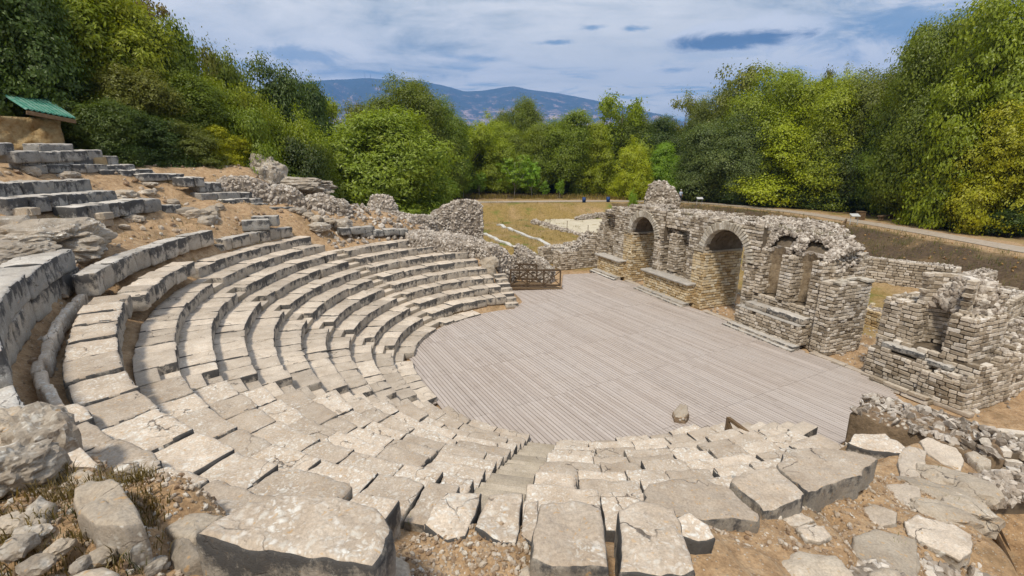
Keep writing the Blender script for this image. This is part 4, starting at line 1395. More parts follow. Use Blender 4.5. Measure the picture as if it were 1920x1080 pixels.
# ------------------------------------------------------------------ upper left terraces: rows of loose grey blocks
def block_row(label, A, B, depth, h, n, zoff=0, mats=None, name='block_row', group=None, bulge_=0.0, part='block', tiltz=0, gapm=.01, rough=.02):
    """row of hewn blocks from A to B (front top edge, world xyz); depth goes away from the camera side"""
    global seed
    A = np.asarray(A, float); B = np.asarray(B, float)
    d = B - A; L = np.linalg.norm(d[:2]); ux = d[:2] / L; vx = np.array([-ux[1], ux[0]])
    if vx @ (A[:2] - np.array([CX, CY])) < 0: vx = -vx
    org = np.array([*(A[:2] + B[:2]) / 2, min(A[2], B[2]) - h])
    row = empty(name, org, label, 'stone blocks', group)
    cuts = np.concatenate([[0], np.sort((np.arange(1, n) + [rb.uniform(-.25, .25) for _ in range(n - 1)]) / n), [1]])
    for i in range(n):
        a = A + d * cuts[i]; b = A + d * cuts[i + 1]
        bo = bulge_ * (math.sin(math.pi * (cuts[i] + cuts[i + 1]) / 2))
        e = gapm * rb.uniform(.5, 1.5)
        f = rb.gauss(0, .02); dz = rb.gauss(0, .015)
        p0 = a[:2] + ux * e + vx * (f - bo); p1 = b[:2] - ux * e + vx * (f - bo)
        p2 = p1 + vx * depth; p3 = p0 + vx * depth
        zt0, zt1 = a[2] + dz, b[2] + dz
        cs = [(*p0, zt0 - h), (*p1, zt1 - h), (*p2, zt1 - h), (*p3, zt0 - h), (*p0, zt0), (*p1, zt1), (*p2, zt1 + .01), (*p3, zt0 + .01)]
        if np.cross(ux, vx) < 0: cs = [cs[j] for j in (1, 0, 3, 2, 5, 4, 7, 6)]
        dist = math.hypot(*a[:2])
        mt = mats or [M['grey_top'], M['grey_face']]
        if isinstance(mt, dict): mt = mt.get(i, [M['grey_top'], M['grey_face']])
        link(part, block_mesh(part, cs, mt, .045, rough, seed, min(.16, max(.06, dist * .007)), org), row)
        seed += 1
    return row


G1 = 'rows of loose grey blocks on the dirt slope'
# tall curved back wall above the tenth row (two stretches)
def ring_row(label, R, t0, t1, zt, h, depth, wmin, wmax, mats, name='block_row', cat='stone blocks', part='block', slope=0.0):
    global seed
    mid = polar(R, (t0 + t1) / 2); org = np.array([*mid, zt - h])
    row = empty(name, org, label, cat)
    t = t0
    while t < t1 - .01:
        te = t + math.degrees(rb.uniform(wmin, wmax) / R)
        if t1 - te < math.degrees(.35 / R): te = t1
        g_ = math.degrees(.008 / R); f = rb.gauss(0, .02)
        zz = zt + slope * (t - t0) + rb.gauss(0, .015)
        a, b, c_, d_ = polar(R + f, t + g_), polar(R + f, te - g_), polar(R + f + depth, te - g_), polar(R + f + depth, t + g_)
        cs = [(*b, zz - h), (*a, zz - h), (*d_, zz - h), (*c_, zz - h), (*b, zz), (*a, zz), (*d_, zz), (*c_, zz)]
        dist = math.hypot(*a)
        link(part, block_mesh(part, cs, mats, .04, .02, seed, min(.16, max(.06, dist * .008)), org), row); seed += 1
        t = te
    return row


ring_row('tall curved row of brown grey blocks at the foot of the dirt slope', 14.75, 176.5, 207.5, 4.98, .62, .5, .7, 1.0, [M['grey_top'], M['seat_face']])
ring_row('low curved block row bounding the dirt above the left stair', 14.55, 158, 175, 4.55, .5, .5, .5, .8, [M['grey_top'], M['seat_face']])
ring_row('broken block row with mossy gaps along the top of the far left wedge', 13.75, 189.5, 208, 4.34, .48, .72, .6, 1.0, [M['seat_top'], M['seat_face']])
ring_row('row of long smooth seat slabs beside the gutter at left', 14.05, 209, 256, 4.46, .5, .8, .7, 1.2, [M['near_top'], M['near_face']], slope=-.008)
ring_row('outermost pale slabs ending at the huge foreground block', 14.86, 236, 252.5, 4.5, .5, .75, .6, 1.1, [M['near_top'], M['near_face']], slope=.0)
# gutter rim and big dark retaining wall at the left edge
ring_row('narrow rounded gutter rim curving below the dark retaining wall', 15.02, 205.5, 238.5, 4.48, .4, .16, .5, 1.3, [M['near_top'], M['near_top']], 'gutter_rim', 'gutter', 'rim_stone')
ring_row('lower course of the retaining wall beside the gutter', 15.45, 203, 240, 4.98, .62, .7, .8, 1.3, [M['grey_top'], M['seat_face']], 'retaining_course', 'stone wall')
ring_row('upper course of big black crusted blocks at the left edge', 15.40, 203.5, 236, 5.52, .54, .85, 1.0, 1.6, [M['grey_top'], M['grey_face']], 'retaining_course', 'stone wall')

def cone_pt(px, py, dz=0.0):
    d = ray(px, py)
    t = np.linspace(.02, 60, 60000); X = d[0] * t; Y = d[1] * t; Z = EYE + d[2] * t
    R = np.hypot(X - CX, Y - CY)
    i = np.where(Z < .18 + dz + .5 * (R - 6.3))[0]
    i = i[0]
    return np.array([X[i], Y[i], Z[i]])


def prow(label, a, b, h, depth, n, dz=.3, **kw):
    A = cone_pt(*a, dz); B = cone_pt(*b, dz)
    return block_row(label, A, B, depth, h, n, **kw)


prow('pale topped row of seat blocks, uppermost of three on the dirt slope', (-40, 345), (170, 336), .62, .8, 7, .62, group=G1, bulge_=.1)
prow('middle row of grey seat blocks propped on small stones above the dirt', (8, 372), (216, 356), .55, .8, 6, .55, group=G1, bulge_=.1)
prow('long grey bench of seat blocks overhanging the dirt, propped at its left end', (138, 388), (302, 370), .55, .8, 7, .6, group=G1, bulge_=.12)
prow('two small grey blocks lying right of the overhanging bench', (305, 385), (342, 384), .4, .5, 2, .3)
# stepped dry wall below the trees
prow('black weathered capstone row on top of the stepped wall by the plaster hut', (73, 270), (138, 270), .40, .7, 1, 1.0)
prow('grey block beside the plaster hut at the left edge', (-8, 270), (27, 270), .45, .7, 1, 1.0)
prow('upper dark course of the stepped wall under the trees', (24, 284), (192, 281), .42, .7, 4, .85)
prow('dark course with one ochre stone in the stepped wall', (40, 294), (222, 294), .5, .7, 6, .55, mats={4: [M['ochre'], M['ochre']]})
prow('lowest wide course of the stepped wall', (55, 309), (254, 309), .36, .7, 6, .32)
prow('black slab course continuing the stepped wall downhill', (190, 319), (287, 318), .36, .7, 3, .25)
prow('long grey slabs on ochre stones right of the stepped wall', (268, 326), (346, 325), .34, .7, 2, .42)
prow('ochre footing stones under the long grey slabs', (300, 336), (342, 337), .3, .6, 3, .1, mats=[M['ochre'], M['ochre']])
prow('top course of the grey block pile left of the rubble bank', (345, 333), (383, 333), .45, .8, 2, .9)
prow('second course of the grey block pile left of the rubble bank', (372, 343), (414, 342), .45, .8, 2, .62)
prow('long dark slab course below the rubble bank', (376, 362), (474, 360), .4, .8, 3, .4)
prow('short mixed course under the long dark slabs below the rubble bank', (415, 374), (494, 370), .4, .7, 3, .25)
prow('lowest course of flat blocks at the foot of the rubble bank', (420, 384), (506, 381), .4, .7, 3, .0)
prow('single long slab lying below the rubble bank', (510, 388), (558, 387), .42, .7, 1, .1)
prow('grey blocks laid in a short curved row below the far rubble wall', (640, 428), (703, 424), .4, .6, 3, .2)
prow('second short row of grey blocks below the far rubble wall', (680, 432), (766, 430), .4, .6, 4, .0)
# two squared blocks lying on the dirt
for (a, b, w_, lb) in (((452, 414), (500, 412), .5, 'squared pale block lying on the dirt, nearer of two'), ((470, 406), (505, 409), .5, 'squared pale block lying on the dirt, rear one of two')):
    A = cone_pt(*a, .45); B = cone_pt(*b, .45)
    d = (B - A)[:2]; d /= np.linalg.norm(d); ang = rad(-38)
    d = np.array([d[0] * math.cos(ang) - d[1] * math.sin(ang), d[0] * math.sin(ang) + d[1] * math.cos(ang)]); e = np.array([-d[1], d[0]])
    cs = [(*A[:2], A[2] - .5), (*(A[:2] + d * 1.15), A[2] - .5), (*(A[:2] + d * 1.15 + e * .5), A[2] - .5), (*(A[:2] + e * .5), A[2] - .5)]
    cs += [(x, y, A[2]) for x, y, _ in cs]
    o = np.array([*A[:2], A[2] - .5]); seed += 1
    tag(link('loose_block', block_mesh('loose_block', cs, [M['grey_top'], M['grey_face']], .03, .012, seed, .12, o), None, o), lb, 'stone block')
# props under the benches
for a, lb in (((50, 405), 'little pile of props under the middle grey row'), ((182, 412), 'stacked ochre props under the overhanging bench')):
    q = cone_pt(*a, .1); pr = empty('prop_pile', (q[0], q[1], q[2] - .25), lb, 'stones')
    for k in range(4):
        c = np.array([q[0] + rb.uniform(-.25, .25), q[1] + rb.uniform(-.1, .1), q[2] + (.14 if k > 1 else -.1)])
        acc = Acc(); acc.inst(STN, [c], [np.diag([.26, .2, .12])], .08); acc.build('prop_stone', [M['rock2']], pr, (q[0], q[1], q[2] - .25))
# rock outcrops on the slope
q = cone_pt(85, 455, .0); boulder('rock_outcrop', q, (1.25, 1.15, .5), [M['rock']], 51, 'big ridged rock outcrop below the propped benches', 'rock', rotz=.5, jag=.4)
q = cone_pt(152, 464, .1); boulder('boulder', q, (.42, .34, .32), [M['rock2']], 52, 'small pale boulder leaning on the ridged outcrop', 'boulder', sub=3)
q = cone_pt(15, 485, .0); boulder('rock_outcrop', q, (.9, .75, .4), [M['rock']], 53, 'lower grey rock outcrop at the left edge above the retaining wall', 'rock', rotz=.2, jag=.35)
q = cone_pt(20, 430, .0); boulder('rock_outcrop', q, (.7, .5, .35), [M['rock']], 54, 'small outcrop at the left edge above the others', 'rock', jag=.35, sub=3)
q = atr(497, 328, 35); boulder('rock_outcrop', q, (.95, .9, 1.0), [M['rock']], 55, 'grey brown crag rising behind the long rubble bank', 'rock', jag=.4)
q = atr(545, 350, 35); boulder('rock_outcrop', q, (2.4, 1.2, .55), [M['rock']], 56, 'reddish brown earth bank right of the crag under dark trees', 'rock', jag=.3)

GL = 'loose stones on the dirt slope'
for i, (a, b, sz) in enumerate(((347, 396, .36), (366, 402, .42), (393, 399, .40), (390, 414, .45), (408, 389, .34), (276, 361, .30), (280, 346, .26), (216, 372, .34), (236, 366, .40), (560, 396, .36), (592, 411, .40),
                                (613, 414, .38), (642, 420, .42), (576, 404, .3), (322, 380, .3), (600, 425, .36), (250, 412, .28), (232, 425, .22), (130, 330, .34), (60, 322, .3))):
    q = cone_pt(a, b, .02)
    boulder('loose_stone', q, (sz * rb.uniform(.9, 1.5), sz * rb.uniform(.7, 1.0), sz * rb.uniform(.4, .7)), [M['rock2'] if i % 3 else M['rock']], 80 + i, 'weathered stone lying loose on the orange dirt slope at left', 'stone', GL, rotz=rb.uniform(0, 3), jag=.3, sub=3)
# plaster hut with green sheet roof
hb = cone_pt(40, 278, .9)
hut = empty('plaster_hut', (hb[0], hb[1], hb[2] - 1), 'ochre plastered ruin under a sloping green sheet roof at upper left', 'ruin')
HO = np.array([hb[0], hb[1], hb[2] - 1])
q1 = atr(-60, 215, 29.5); q2 = atr(112, 222, 30.5); q0 = atr(126, 280, 30.3); qm = atr(-60, 290, 29.3)
back = np.array([-2.4, 1.8, 0])
nu, nv = 22, 12
V = []; F = []
for j in range(nv + 1):
    for i in range(nu + 1):
        a, b = i / nu, j / nv
        p = (qm * (1 - a) + q0 * a) * (1 - b) + (q1 * (1 - a) + q2 * a) * b
        p = p + np.array([.5, -.9, 0]) * (.22 * fbm(np.array([[a * 5, b * 4, 1.0]]), 1, 3, 4)[0]) * (1 + b * 0)
        V.append(p)
nb = len(V)
V += [v + back for v in V]
for off in (0, nb):
    for j in range(nv):
        for i in range(nu):
            f = [off + j * (nu + 1) + i, off + j * (nu + 1) + i + 1, off + (j + 1) * (nu + 1) + i + 1, off + (j + 1) * (nu + 1) + i]
            F.append(f if off == 0 else f[::-1])
for j in range(nv):
    for i in (0, nu):
        a, b = j * (nu + 1) + i, (j + 1) * (nu + 1) + i
        F.append([a, b, b + nb, a + nb] if i == 0 else [b, a, a + nb, b + nb])
for i in range(nu):
    a = nv * (nu + 1) + i; F.append([a, a + 1, a + 1 + nb, a + nb])
link('plaster_wall', mesh_from('plaster_wall', np.array(V) - HO, F, [M['plaster']], None, True), hut)
acc = Acc()
r0, r1, r2, r3 = atr(45, 196, 30.0), atr(141, 223, 29.6), atr(86, 186, 32.5), atr(-10, 168, 33.0)
r0 = atr(48, 205, 29.2)
nS = 9
for i in range(nS):
    for tt, sgn in ((0, 0),):
        a0, a1 = i / nS, (i + 1) / nS
        f0 = r0 * (1 - a0) + r1 * a0; f1 = r0 * (1 - a1) + r1 * a1
        b0 = r3 * (1 - a0) + r2 * a0; b1 = r3 * (1 - a1) + r2 * a1
        am = (a0 + a1) / 2; up_ = np.array([0, 0, .06])
        fm = (f0 + f1) / 2 + up_; bm2 = (b0 + b1) / 2 + up_
        lo = np.array([0, 0, -.02])
        acc.raw([f0, fm, f1, b0, bm2, b1, f0 + lo, fm + lo, f1 + lo, b0 + lo, bm2 + lo, b1 + lo],
                [[0, 1, 4, 3], [1, 2, 5, 4], [9, 10, 7, 6], [10, 11, 8, 7], [6, 7, 1, 0], [7, 8, 2, 1]])
        acc.beam(f1 + up_ * .6, b1 + up_ * .6, .05, .06)
acc.build('sheet_roof', [M['roof']], hut, HO)
acc = Acc(); acc.beam(r0 + [0, 0, -.12], r1 + [0, 0, -.12], .12, .16); acc.build('eave_beam', [M['timber']], hut, HO)

# ------------------------------------------------------------------ foreground stones (outlines measured on the photograph, set at their own height)
def slab(name, label, px, z, thick, mats, cat='stone block', group=None, step=.05, **kw):
    global seed
    pl = np.array([at(a, b, z)[:2] for a, b in px])
    c = pl.mean(0); org = np.array([c[0], c[1], z - thick]); seed += 1
    me = slab_mesh(name, pl, z, thick, mats, seed, step, org, **kw)
    return tag(link(name, me, None, org), label, cat, group)


NT2 = [M['near_top'], M['near_face']]
FR = [M['near_top'], M['rock']]
slab('large_block', 'huge lichen spotted block in the near foreground beside the tan steps', [(368, 1003), (392, 978), (455, 940), (520, 922), (600, 924), (655, 938), (712, 950), (733, 984), (729, 1016), (698, 1058), (560, 1040), (440, 1020)], 5.62, .62, NT2, step=.03, rnd=.04, rough=.012, amp=.02)
slab('boulder', 'flat topped angular boulder lying in dry grass at lower left', [(138, 915), (165, 900), (215, 899), (238, 925), (262, 962), (272, 985), (235, 1000), (180, 992), (140, 968)], 5.62, .42, [M['rock2'], M['rock']], 'boulder', step=.025, rough=.035, rnd=.035, amp=.07)
slab('boulder', 'cracked stone squeezed against the huge foreground block', [(303, 975), (345, 950), (390, 948), (420, 958), (380, 985), (366, 1010), (330, 1006)], 5.40, .5, [M['rock2'], M['rock2']], 'boulder', step=.03, rough=.03, rnd=.04)
slab('boulder', 'rough lump under the cracked stone at the left of the huge block', [(318, 1015), (350, 1005), (378, 1015), (382, 1050), (345, 1062), (318, 1045)], 5.3, .5, [M['rock'], M['rock']], 'boulder', step=.03, rough=.04, dome=.05)
slab('boulder', 'pale stone cut off by the bottom edge left of the huge block', [(110, 1085), (150, 1066), (200, 1060), (228, 1075), (225, 1110), (120, 1110)], 5.5, .4, [M['rock2'], M['rock2']], 'boulder', step=.03, dome=.05)
slab('boulder', 'pale cracked stone above the flat topped boulder', [(95, 893), (130, 878), (180, 874), (197, 888), (170, 900), (120, 905)], 5.35, .4, [M['rock2'], M['rock']], 'boulder', step=.03, rough=.03, dome=.03)
boulder('boulder', at(5, 890, 5.45), (.30, .27, .22), [M['rock']], 71, 'big white spotted dark boulder at the left edge', 'boulder', rotz=.3, jag=.3)
boulder('boulder', at(8, 812, 5.1), (.36, .28, .2), [M['rock2']], 72, 'brown layered rock at the left edge above the spotted boulder', 'boulder', rotz=-.4, jag=.32)
boulder('boulder', at(82, 838, 4.95), (.3, .26, .42), [M['rock']], 73, 'dark upright rock between the gutter and the layered rock', 'boulder', rotz=.8, jag=.3, sub=4)
slab('boulder', 'jagged grey stone below the spotted boulder at left', [(45, 950), (75, 925), (105, 940), (85, 975), (60, 985), (40, 975)], 5.55, .35, [M['rock'], M['rock']], 'boulder', step=.03, rough=.04, dome=.06)
slab('flat_stone', 'narrow pale slab lying along the end of the gutter', [(118, 850), (150, 838), (185, 868), (178, 880), (140, 872)], 5.0, .3, FR, step=.04)
for i, (a, b, z, sz) in enumerate(((60, 1000, 5.5, .12), (110, 1030, 5.5, .1), (95, 985, 5.46, .09), (190, 1045, 5.46, .12), (30, 1030, 5.52, .13), (245, 1030, 5.4, .1), (150, 1060, 5.5, .08), (20, 980, 5.5, .14), (290, 1060, 5.3, .09), (280, 905, 4.95, .14), (235, 880, 4.95, .12), (110, 935, 5.3, .13), (70, 1060, 5.55, .1), (320, 1030, 5.2, .08))):
    boulder('loose_stone', at(a, b, z), (sz * .75, sz * .55, sz * .38), [M['rock2'] if i % 2 else M['rock']], 110 + i, 'small angular stone lying on the weedy earth at lower left', 'stone', 'small stones on the weedy earth', rotz=i * 1.3, jag=.35, sub=3)
# slabs of the outermost rows right of the tan steps
slab('paving_slab', 'long pale tread slab directly right of the tan steps', [(792, 985), (812, 948), (835, 918), (905, 916), (892, 960), (872, 1004), (838, 1012)], 4.75, .4, NT2, 'stone slab', step=.03)
slab('paving_slab', 'long pale tread slab second from the tan steps', [(888, 990), (905, 950), (918, 924), (980, 922), (973, 985), (968, 1018), (925, 1010)], 4.75, .4, NT2, 'stone slab', step=.03)
slab('paving_slab', 'narrow tread slab left of the tall pale block', [(976, 1000), (984, 940), (1010, 930), (1008, 1010), (1000, 1022)], 4.72, .4, NT2, 'stone slab', step=.03)
slab('large_block', 'tall pale lichen spotted block at bottom centre', [(995, 1046), (1000, 990), (1012, 942), (1080, 934), (1126, 940), (1136, 1000), (1140, 1058), (1060, 1060)], 5.05, .6, NT2, step=.03, rnd=.04)
slab('large_block', 'pale tilted block right of the bottom centre block', [(1162, 1070), (1164, 1010), (1158, 950), (1200, 935), (1262, 950), (1288, 1000), (1308, 1072), (1240, 1085)], 4.98, .6, NT2, step=.03, rnd=.04)
slab('paving_slab', 'dark sided slab behind the tilted block', [(1255, 975), (1290, 962), (1330, 985), (1340, 1008), (1310, 1015), (1270, 1000)], 4.55, .5, NT2, 'stone slab', step=.04)
slab('paving_slab', 'wide smooth slab with a bare patch on the seat edge', [(1200, 960), (1215, 905), (1300, 893), (1365, 905), (1424, 958), (1420, 972), (1330, 972), (1262, 968)], 4.02, .42, NT2, 'stone slab', step=.04)
slab('paving_slab', 'lichen slab between two cracks on the seat edge', [(1372, 902), (1392, 880), (1450, 870), (1512, 924), (1508, 936), (1432, 956), (1415, 935)], 3.85, .42, NT2, 'stone slab', step=.04)
slab('paving_slab', 'thick dark edged slab with overhang above the dirt', [(1458, 868), (1478, 842), (1560, 838), (1650, 856), (1618, 880), (1618, 888), (1560, 906), (1514, 926)], 3.62, .42, NT2, 'stone slab', step=.04)
slab('paving_slab', 'thin bright slab at the right end of the seats', [(1600, 812), (1660, 812), (1700, 836), (1690, 850), (1640, 845), (1590, 828)], 2.62, .3, NT2, 'stone slab', step=.05)
# flat stones on the dirt at right
FS = [M['seat_top'], M['rock']]
slab('flat_stone', 'upright oblong pale flagstone near the brown wall', [(1686, 842), (1705, 836), (1738, 846), (1734, 880), (1728, 910), (1690, 902), (1684, 870)], 2.62, .2, FS, 'flagstone', step=.04)
slab('flat_stone', 'pointed pale flagstone below the oblong one', [(1660, 908), (1700, 906), (1726, 912), (1732, 965), (1700, 955), (1665, 938)], 2.88, .2, FS, 'flagstone', step=.04)
slab('flat_stone', 'long pale slab leaning by the foot of the brown wall', [(1724, 826), (1740, 822), (1790, 840), (1808, 858), (1804, 880), (1770, 870), (1738, 848)], 2.5, .3, FS, 'flagstone', step=.04)
slab('flat_stone', 'small ochre slab right of the leaning slab', [(1810, 846), (1825, 842), (1860, 862), (1858, 875), (1835, 870)], 2.4, .25, [M['rock2'], M['rock']], 'flagstone', step=.05)
slab('flat_stone', 'white flat patch of stone level with the dirt', [(1614, 952), (1640, 944), (1684, 962), (1680, 982), (1650, 988), (1618, 975)], 3.06, .12, FS, 'flagstone', step=.04)
slab('flat_stone', 'large rounded pale flagstone at lower right', [(1695, 975), (1720, 964), (1790, 982), (1822, 1005), (1826, 1035), (1800, 1046), (1745, 1022), (1705, 1000)], 3.1, .2, FS, 'flagstone', step=.04)
slab('flat_stone', 'brownish flagstone sunk in dirt near the bottom edge at right', [(1600, 1005), (1640, 990), (1718, 1010), (1725, 1085), (1640, 1100), (1600, 1060)], 3.38, .12, [M['rock2'], M['rock2']], 'flagstone', step=.05)
slab('flat_stone', 'small tilted slab below the dark edged seat slabs', [(1436, 962), (1470, 952), (1508, 955), (1530, 975), (1500, 985), (1460, 984)], 3.62, .15, FS, 'flagstone', step=.03)
slab('flat_stone', 'small squared stone beside the tilted slab', [(1490, 990), (1520, 980), (1545, 984), (1562, 1002), (1540, 1018), (1512, 1012)], 3.66, .2, FS, 'flagstone', step=.03)
slab('flat_stone', 'rough stone poking from the dirt at bottom right of centre', [(1460, 1045), (1500, 1030), (1570, 1040), (1600, 1085), (1540, 1110), (1470, 1090)], 3.85, .2, [M['rock2'], M['rock']], 'rock', step=.04, dome=.04, rough=.03)
slab('flat_stone', 'small stone at the bottom edge between dirt and flagstone', [(1625, 1075), (1650, 1060), (1690, 1072), (1700, 1100), (1640, 1110)], 3.7, .2, [M['rock2'], M['rock']], 'rock', step=.04, dome=.04)
slab('boulder', 'small pale stone right of the huge foreground block', [(716, 1062), (738, 1040), (768, 1050), (776, 1085), (740, 1110), (712, 1095)], 4.9, .35, [M['rock2'], M['rock']], 'boulder', step=.03, dome=.03)
slab('boulder', 'small grey stone between dirt patch and bottom centre block', [(955, 1085), (965, 1060), (990, 1052), (996, 1075), (1040, 1090), (1000, 1110)], 4.7, .3, [M['rock2'], M['rock']], 'boulder', step=.03, dome=.03)
rubble_wall('brown broken rock ledge beside the pit at lower right', [tuple(at(1640, 1090, 3.75)), tuple(at(1720, 1040, 3.1)), tuple(at(1800, 1050, 2.95)), tuple(at(1850, 1040, 2.8))], .7, 'rock_ledge', seed=301, rs=.12, cat='rock')
for i, (a, b, z, s) in enumerate(((1760, 930, 2.75, (.5, .28, .16)), (1782, 905, 2.6, (.4, .3, .15)), (1800, 960, 2.7, (.45, .3, .2)), (1765, 965, 2.85, (.35, .25, .12)), (1815, 925, 2.55, (.4, .3, .2)))):
    boulder('rock_ledge', at(a, b, z), s, [M['rock2']], 60 + i, 'brown layered bedrock ridge beside the flagstones', 'rock', 'bedrock ridges right of the flagstones', rotz=-.6 + i * .1, jag=.35, sub=3)
# vaulted passage mouth with timber lining at right edge
vp = empty('vault_mouth', tuple(at(1880, 960, 1.6)), 'rubble crowned vault mouth lined with dark timbers at the right edge', 'ruin')
VO = np.array(vp.location)
acc = Acc(); rg = np.random.default_rng(77)
pts = []
for _ in range(900):
    a, b = rg.uniform(), rg.uniform()
    px = 1822 + 130 * a; py = 868 + 60 * b + 28 * (1 - a)
    q = at(px, py, 2.62 - .30 * b + .18 * a + rg.normal(0, .03)); pts.append(q)
rocks(acc, np.array(pts), rg.uniform(.03, .10, 900), 0, .7, .16, rg)
core = [at(1825, 905, 2.5), at(1950, 868, 2.6), at(1950, 935, 2.4), at(1850, 955, 2.25)]
acc.raw([*core, *[c - np.array([0, 0, .35]) for c in core]], [[0, 3, 2, 1], [4, 5, 6, 7], [0, 1, 5, 4], [1, 2, 6, 5], [2, 3, 7, 6], [3, 0, 4, 7]], 1)
acc.build('rubble_crown', [M['rubble'], M['mortar']], vp, VO)
acc = Acc()
for i in range(11):
    a = at(1846 + i * 11, 958 - i * 3.2, 2.2); b = a + np.array([.35, -.55, -1.0])
    acc.beam(a, b, .10, .04)
acc.build('timber_lining', [M['rail']], vp, VO)
acc = Acc()
for i in range(9):
    a = at(1880, 985 + i * 5, 1.5); b = at(1990, 1025 + i * 5, 1.5); acc.beam(a, b, .055, .04)
a = at(1882, 1003, 1.48); b = at(1990, 1052, 1.48); acc.beam(a + [0, -.2, -.1], b + [0, -.2, -.1], .09, .2)
acc.build('boardwalk', [M['timber']], vp, VO)

# stone lying on the deck
slab('fallen_stone', 'single small brown stone lying on the wooden deck', [(1263, 768), (1275, 758), (1288, 762), (1293, 775), (1286, 781), (1266, 779)], .24, .25, [M['rock2'], M['congl']], 'stone', step=.05, dome=.02, rnd=.05, flare=.08, tilt=(.12, .05))

# ------------------------------------------------------------------ railings
def xrail(acc, a, b, h, bays, wd=.07):
    a = np.asarray(a, float); b = np.asarray(b, float)
    up_ = np.array([0, 0, 1.0])
    for i in range(bays + 1):
        p = a + (b - a) * i / bays
        acc['post'].append((p, p + up_ * (h + .0)))
    acc['rail'].append((a + up_ * h, b + up_ * h))
    acc['rail'].append((a + up_ * .08, b + up_ * .08))
    for i in range(bays):
        p = a + (b - a) * i / bays; q = a + (b - a) * (i + 1) / bays
        acc['brace'].append((p + up_ * .1, q + up_ * (h - .05))); acc['brace'].append((p + up_ * (h - .05), q + up_ * .1))


def railing(name, label, segs, mat, extra=None, group=None):
    pcs = {'post': [], 'rail': [], 'brace': []}
    for a, b, h, n in segs: xrail(pcs, a, b, h, n)
    og = np.asarray(segs[0][0], float)
    e = empty(name, og, label, 'railing', group)
    for k, w_ in (('post', .085), ('rail', .08), ('brace', .048)):
        for i, (p, q) in enumerate(pcs[k]):
            acc = Acc(); off = np.array([.004, -.006, 0]) * (i % 2) if k == 'brace' else 0
            acc.beam(np.asarray(p) + off, np.asarray(q) + off, w_, w_ * (1.3 if k == 'rail' else 1)); acc.build(k, [mat], e, og)
    return e


a = at(957, 537, .22); b = at(1050, 537, .12)
railing('wooden_railing', 'dark brown X-braced railing at the front of the entrance ramp', [(a, b, 1.06, 3)], M['rail'], group=None)
c_ = at(941, 524, .35); d_ = at(1006, 526, .22)
railing('wooden_railing', 'dark brown X-braced railing on the far side of the entrance ramp', [(c_, d_, 1.06, 2)], M['rail'])
acc = Acc()
R3 = [a + np.array([-.25, -.25, -.02]), b + np.array([.3, -.2, -.12]), d_ + np.array([.6, .2, -.2]), c_ + np.array([-.3, .2, -.05])]
n = 14
for i in range(n):
    s0, s1 = i / n, (i + 1) / n - .004
    p = [R3[0] * (1 - s0) + R3[1] * s0, R3[0] * (1 - s1) + R3[1] * s1, R3[3] * (1 - s1) + R3[2] * s1, R3[3] * (1 - s0) + R3[2] * s0]
    acc.raw([*p, *[x - np.array([0, 0, .05]) for x in p]], [[0, 1, 2, 3], [7, 6, 5, 4], [0, 4, 5, 1], [1, 5, 6, 2], [2, 6, 7, 3], [3, 7, 4, 0]])
p0, p1 = R3[0] - [0, 0, .05], R3[1] - [0, 0, .05]
acc.raw([p0, p1, [p1[0], p1[1], -.02], [p0[0], p0[1], -.02], p0 + [0, .06, 0], p1 + [0, .06, 0], [p1[0], p1[1] + .06, -.02], [p0[0], p0[1] + .06, -.02]],
        [[0, 3, 2, 1], [4, 5, 6, 7], [0, 4, 7, 3], [1, 2, 6, 5], [0, 1, 5, 4]], 1)
tag(acc.build('entrance_ramp', [M['timber'], M['rail']], None, tuple(R3[0])), 'low timber ramp between the X-braced railings at the far end of the deck', 'ramp')
# near hand rail: post, sloping rail, brace
P0 = at(1366, 784, 1.05); g0 = P0.copy(); g0[2] = 0.0
P1 = P0 + np.array([.75, -1.05, -.35])
e = empty('hand_rail', g0, 'small brown timber handrail poking up behind the near seats', 'railing')
for nm, p, q, wd in (('post', g0, P0 + [0, 0, .02], .09), ('rail', P0, P1 + np.array([.5, -.7, -.25]), .09), ('brace', P0 - [0, 0, .12], P0 + np.array([.36, -.5, -1.0]), .07), ('post', P1 * [1, 1, 0], P1, .09)):
    acc = Acc(); acc.beam(p, q, wd, wd); acc.build(nm, [M['timber']], e, g0)
# railing by the path
P0 = at(1582, 437, 1.95); e = empty('hand_rail', P0, 'sloping timber handrail beside the path above the stage wall', 'railing')
for nm, p, q in (('post', P0 - [0, 0, .3], P0 + [0, 0, 1.25]), ('rail', P0 + [0, 0, 1.22], P0 + np.array([-1.5, -1.2, .15])), ('brace', P0 + [0, 0, .75], P0 + np.array([-.5, -.4, .0]))):
    acc = Acc(); acc.beam(p, q, .1, .1); acc.build(nm, [M['timber']], e, P0)

# ------------------------------------------------------------------ small far things
def board(px, py, label):
    p = at(px, py, PZ); p[2] = gz(p[0], p[1])
    e = empty('info_board', p, label, 'info board')
    for s in (-.35, .35):
        acc = Acc(); acc.beam(p + [s, 0, 0], p + [s, .05, .85], .05, .05); acc.build('leg', [M['white']], e, p)
    acc = Acc(); acc.inst(CHB, [p + np.array([0, 0, .92])], [np.array([[.42, 0, 0], [0, .24, .11], [0, -.012, .03]])]); acc.build('panel', [M['white']], e, p)


board(1311, 384, 'small white sloping info board beside the path right of the walker')
board(1600, 421, 'pale flat info board on thin legs by the path at right')


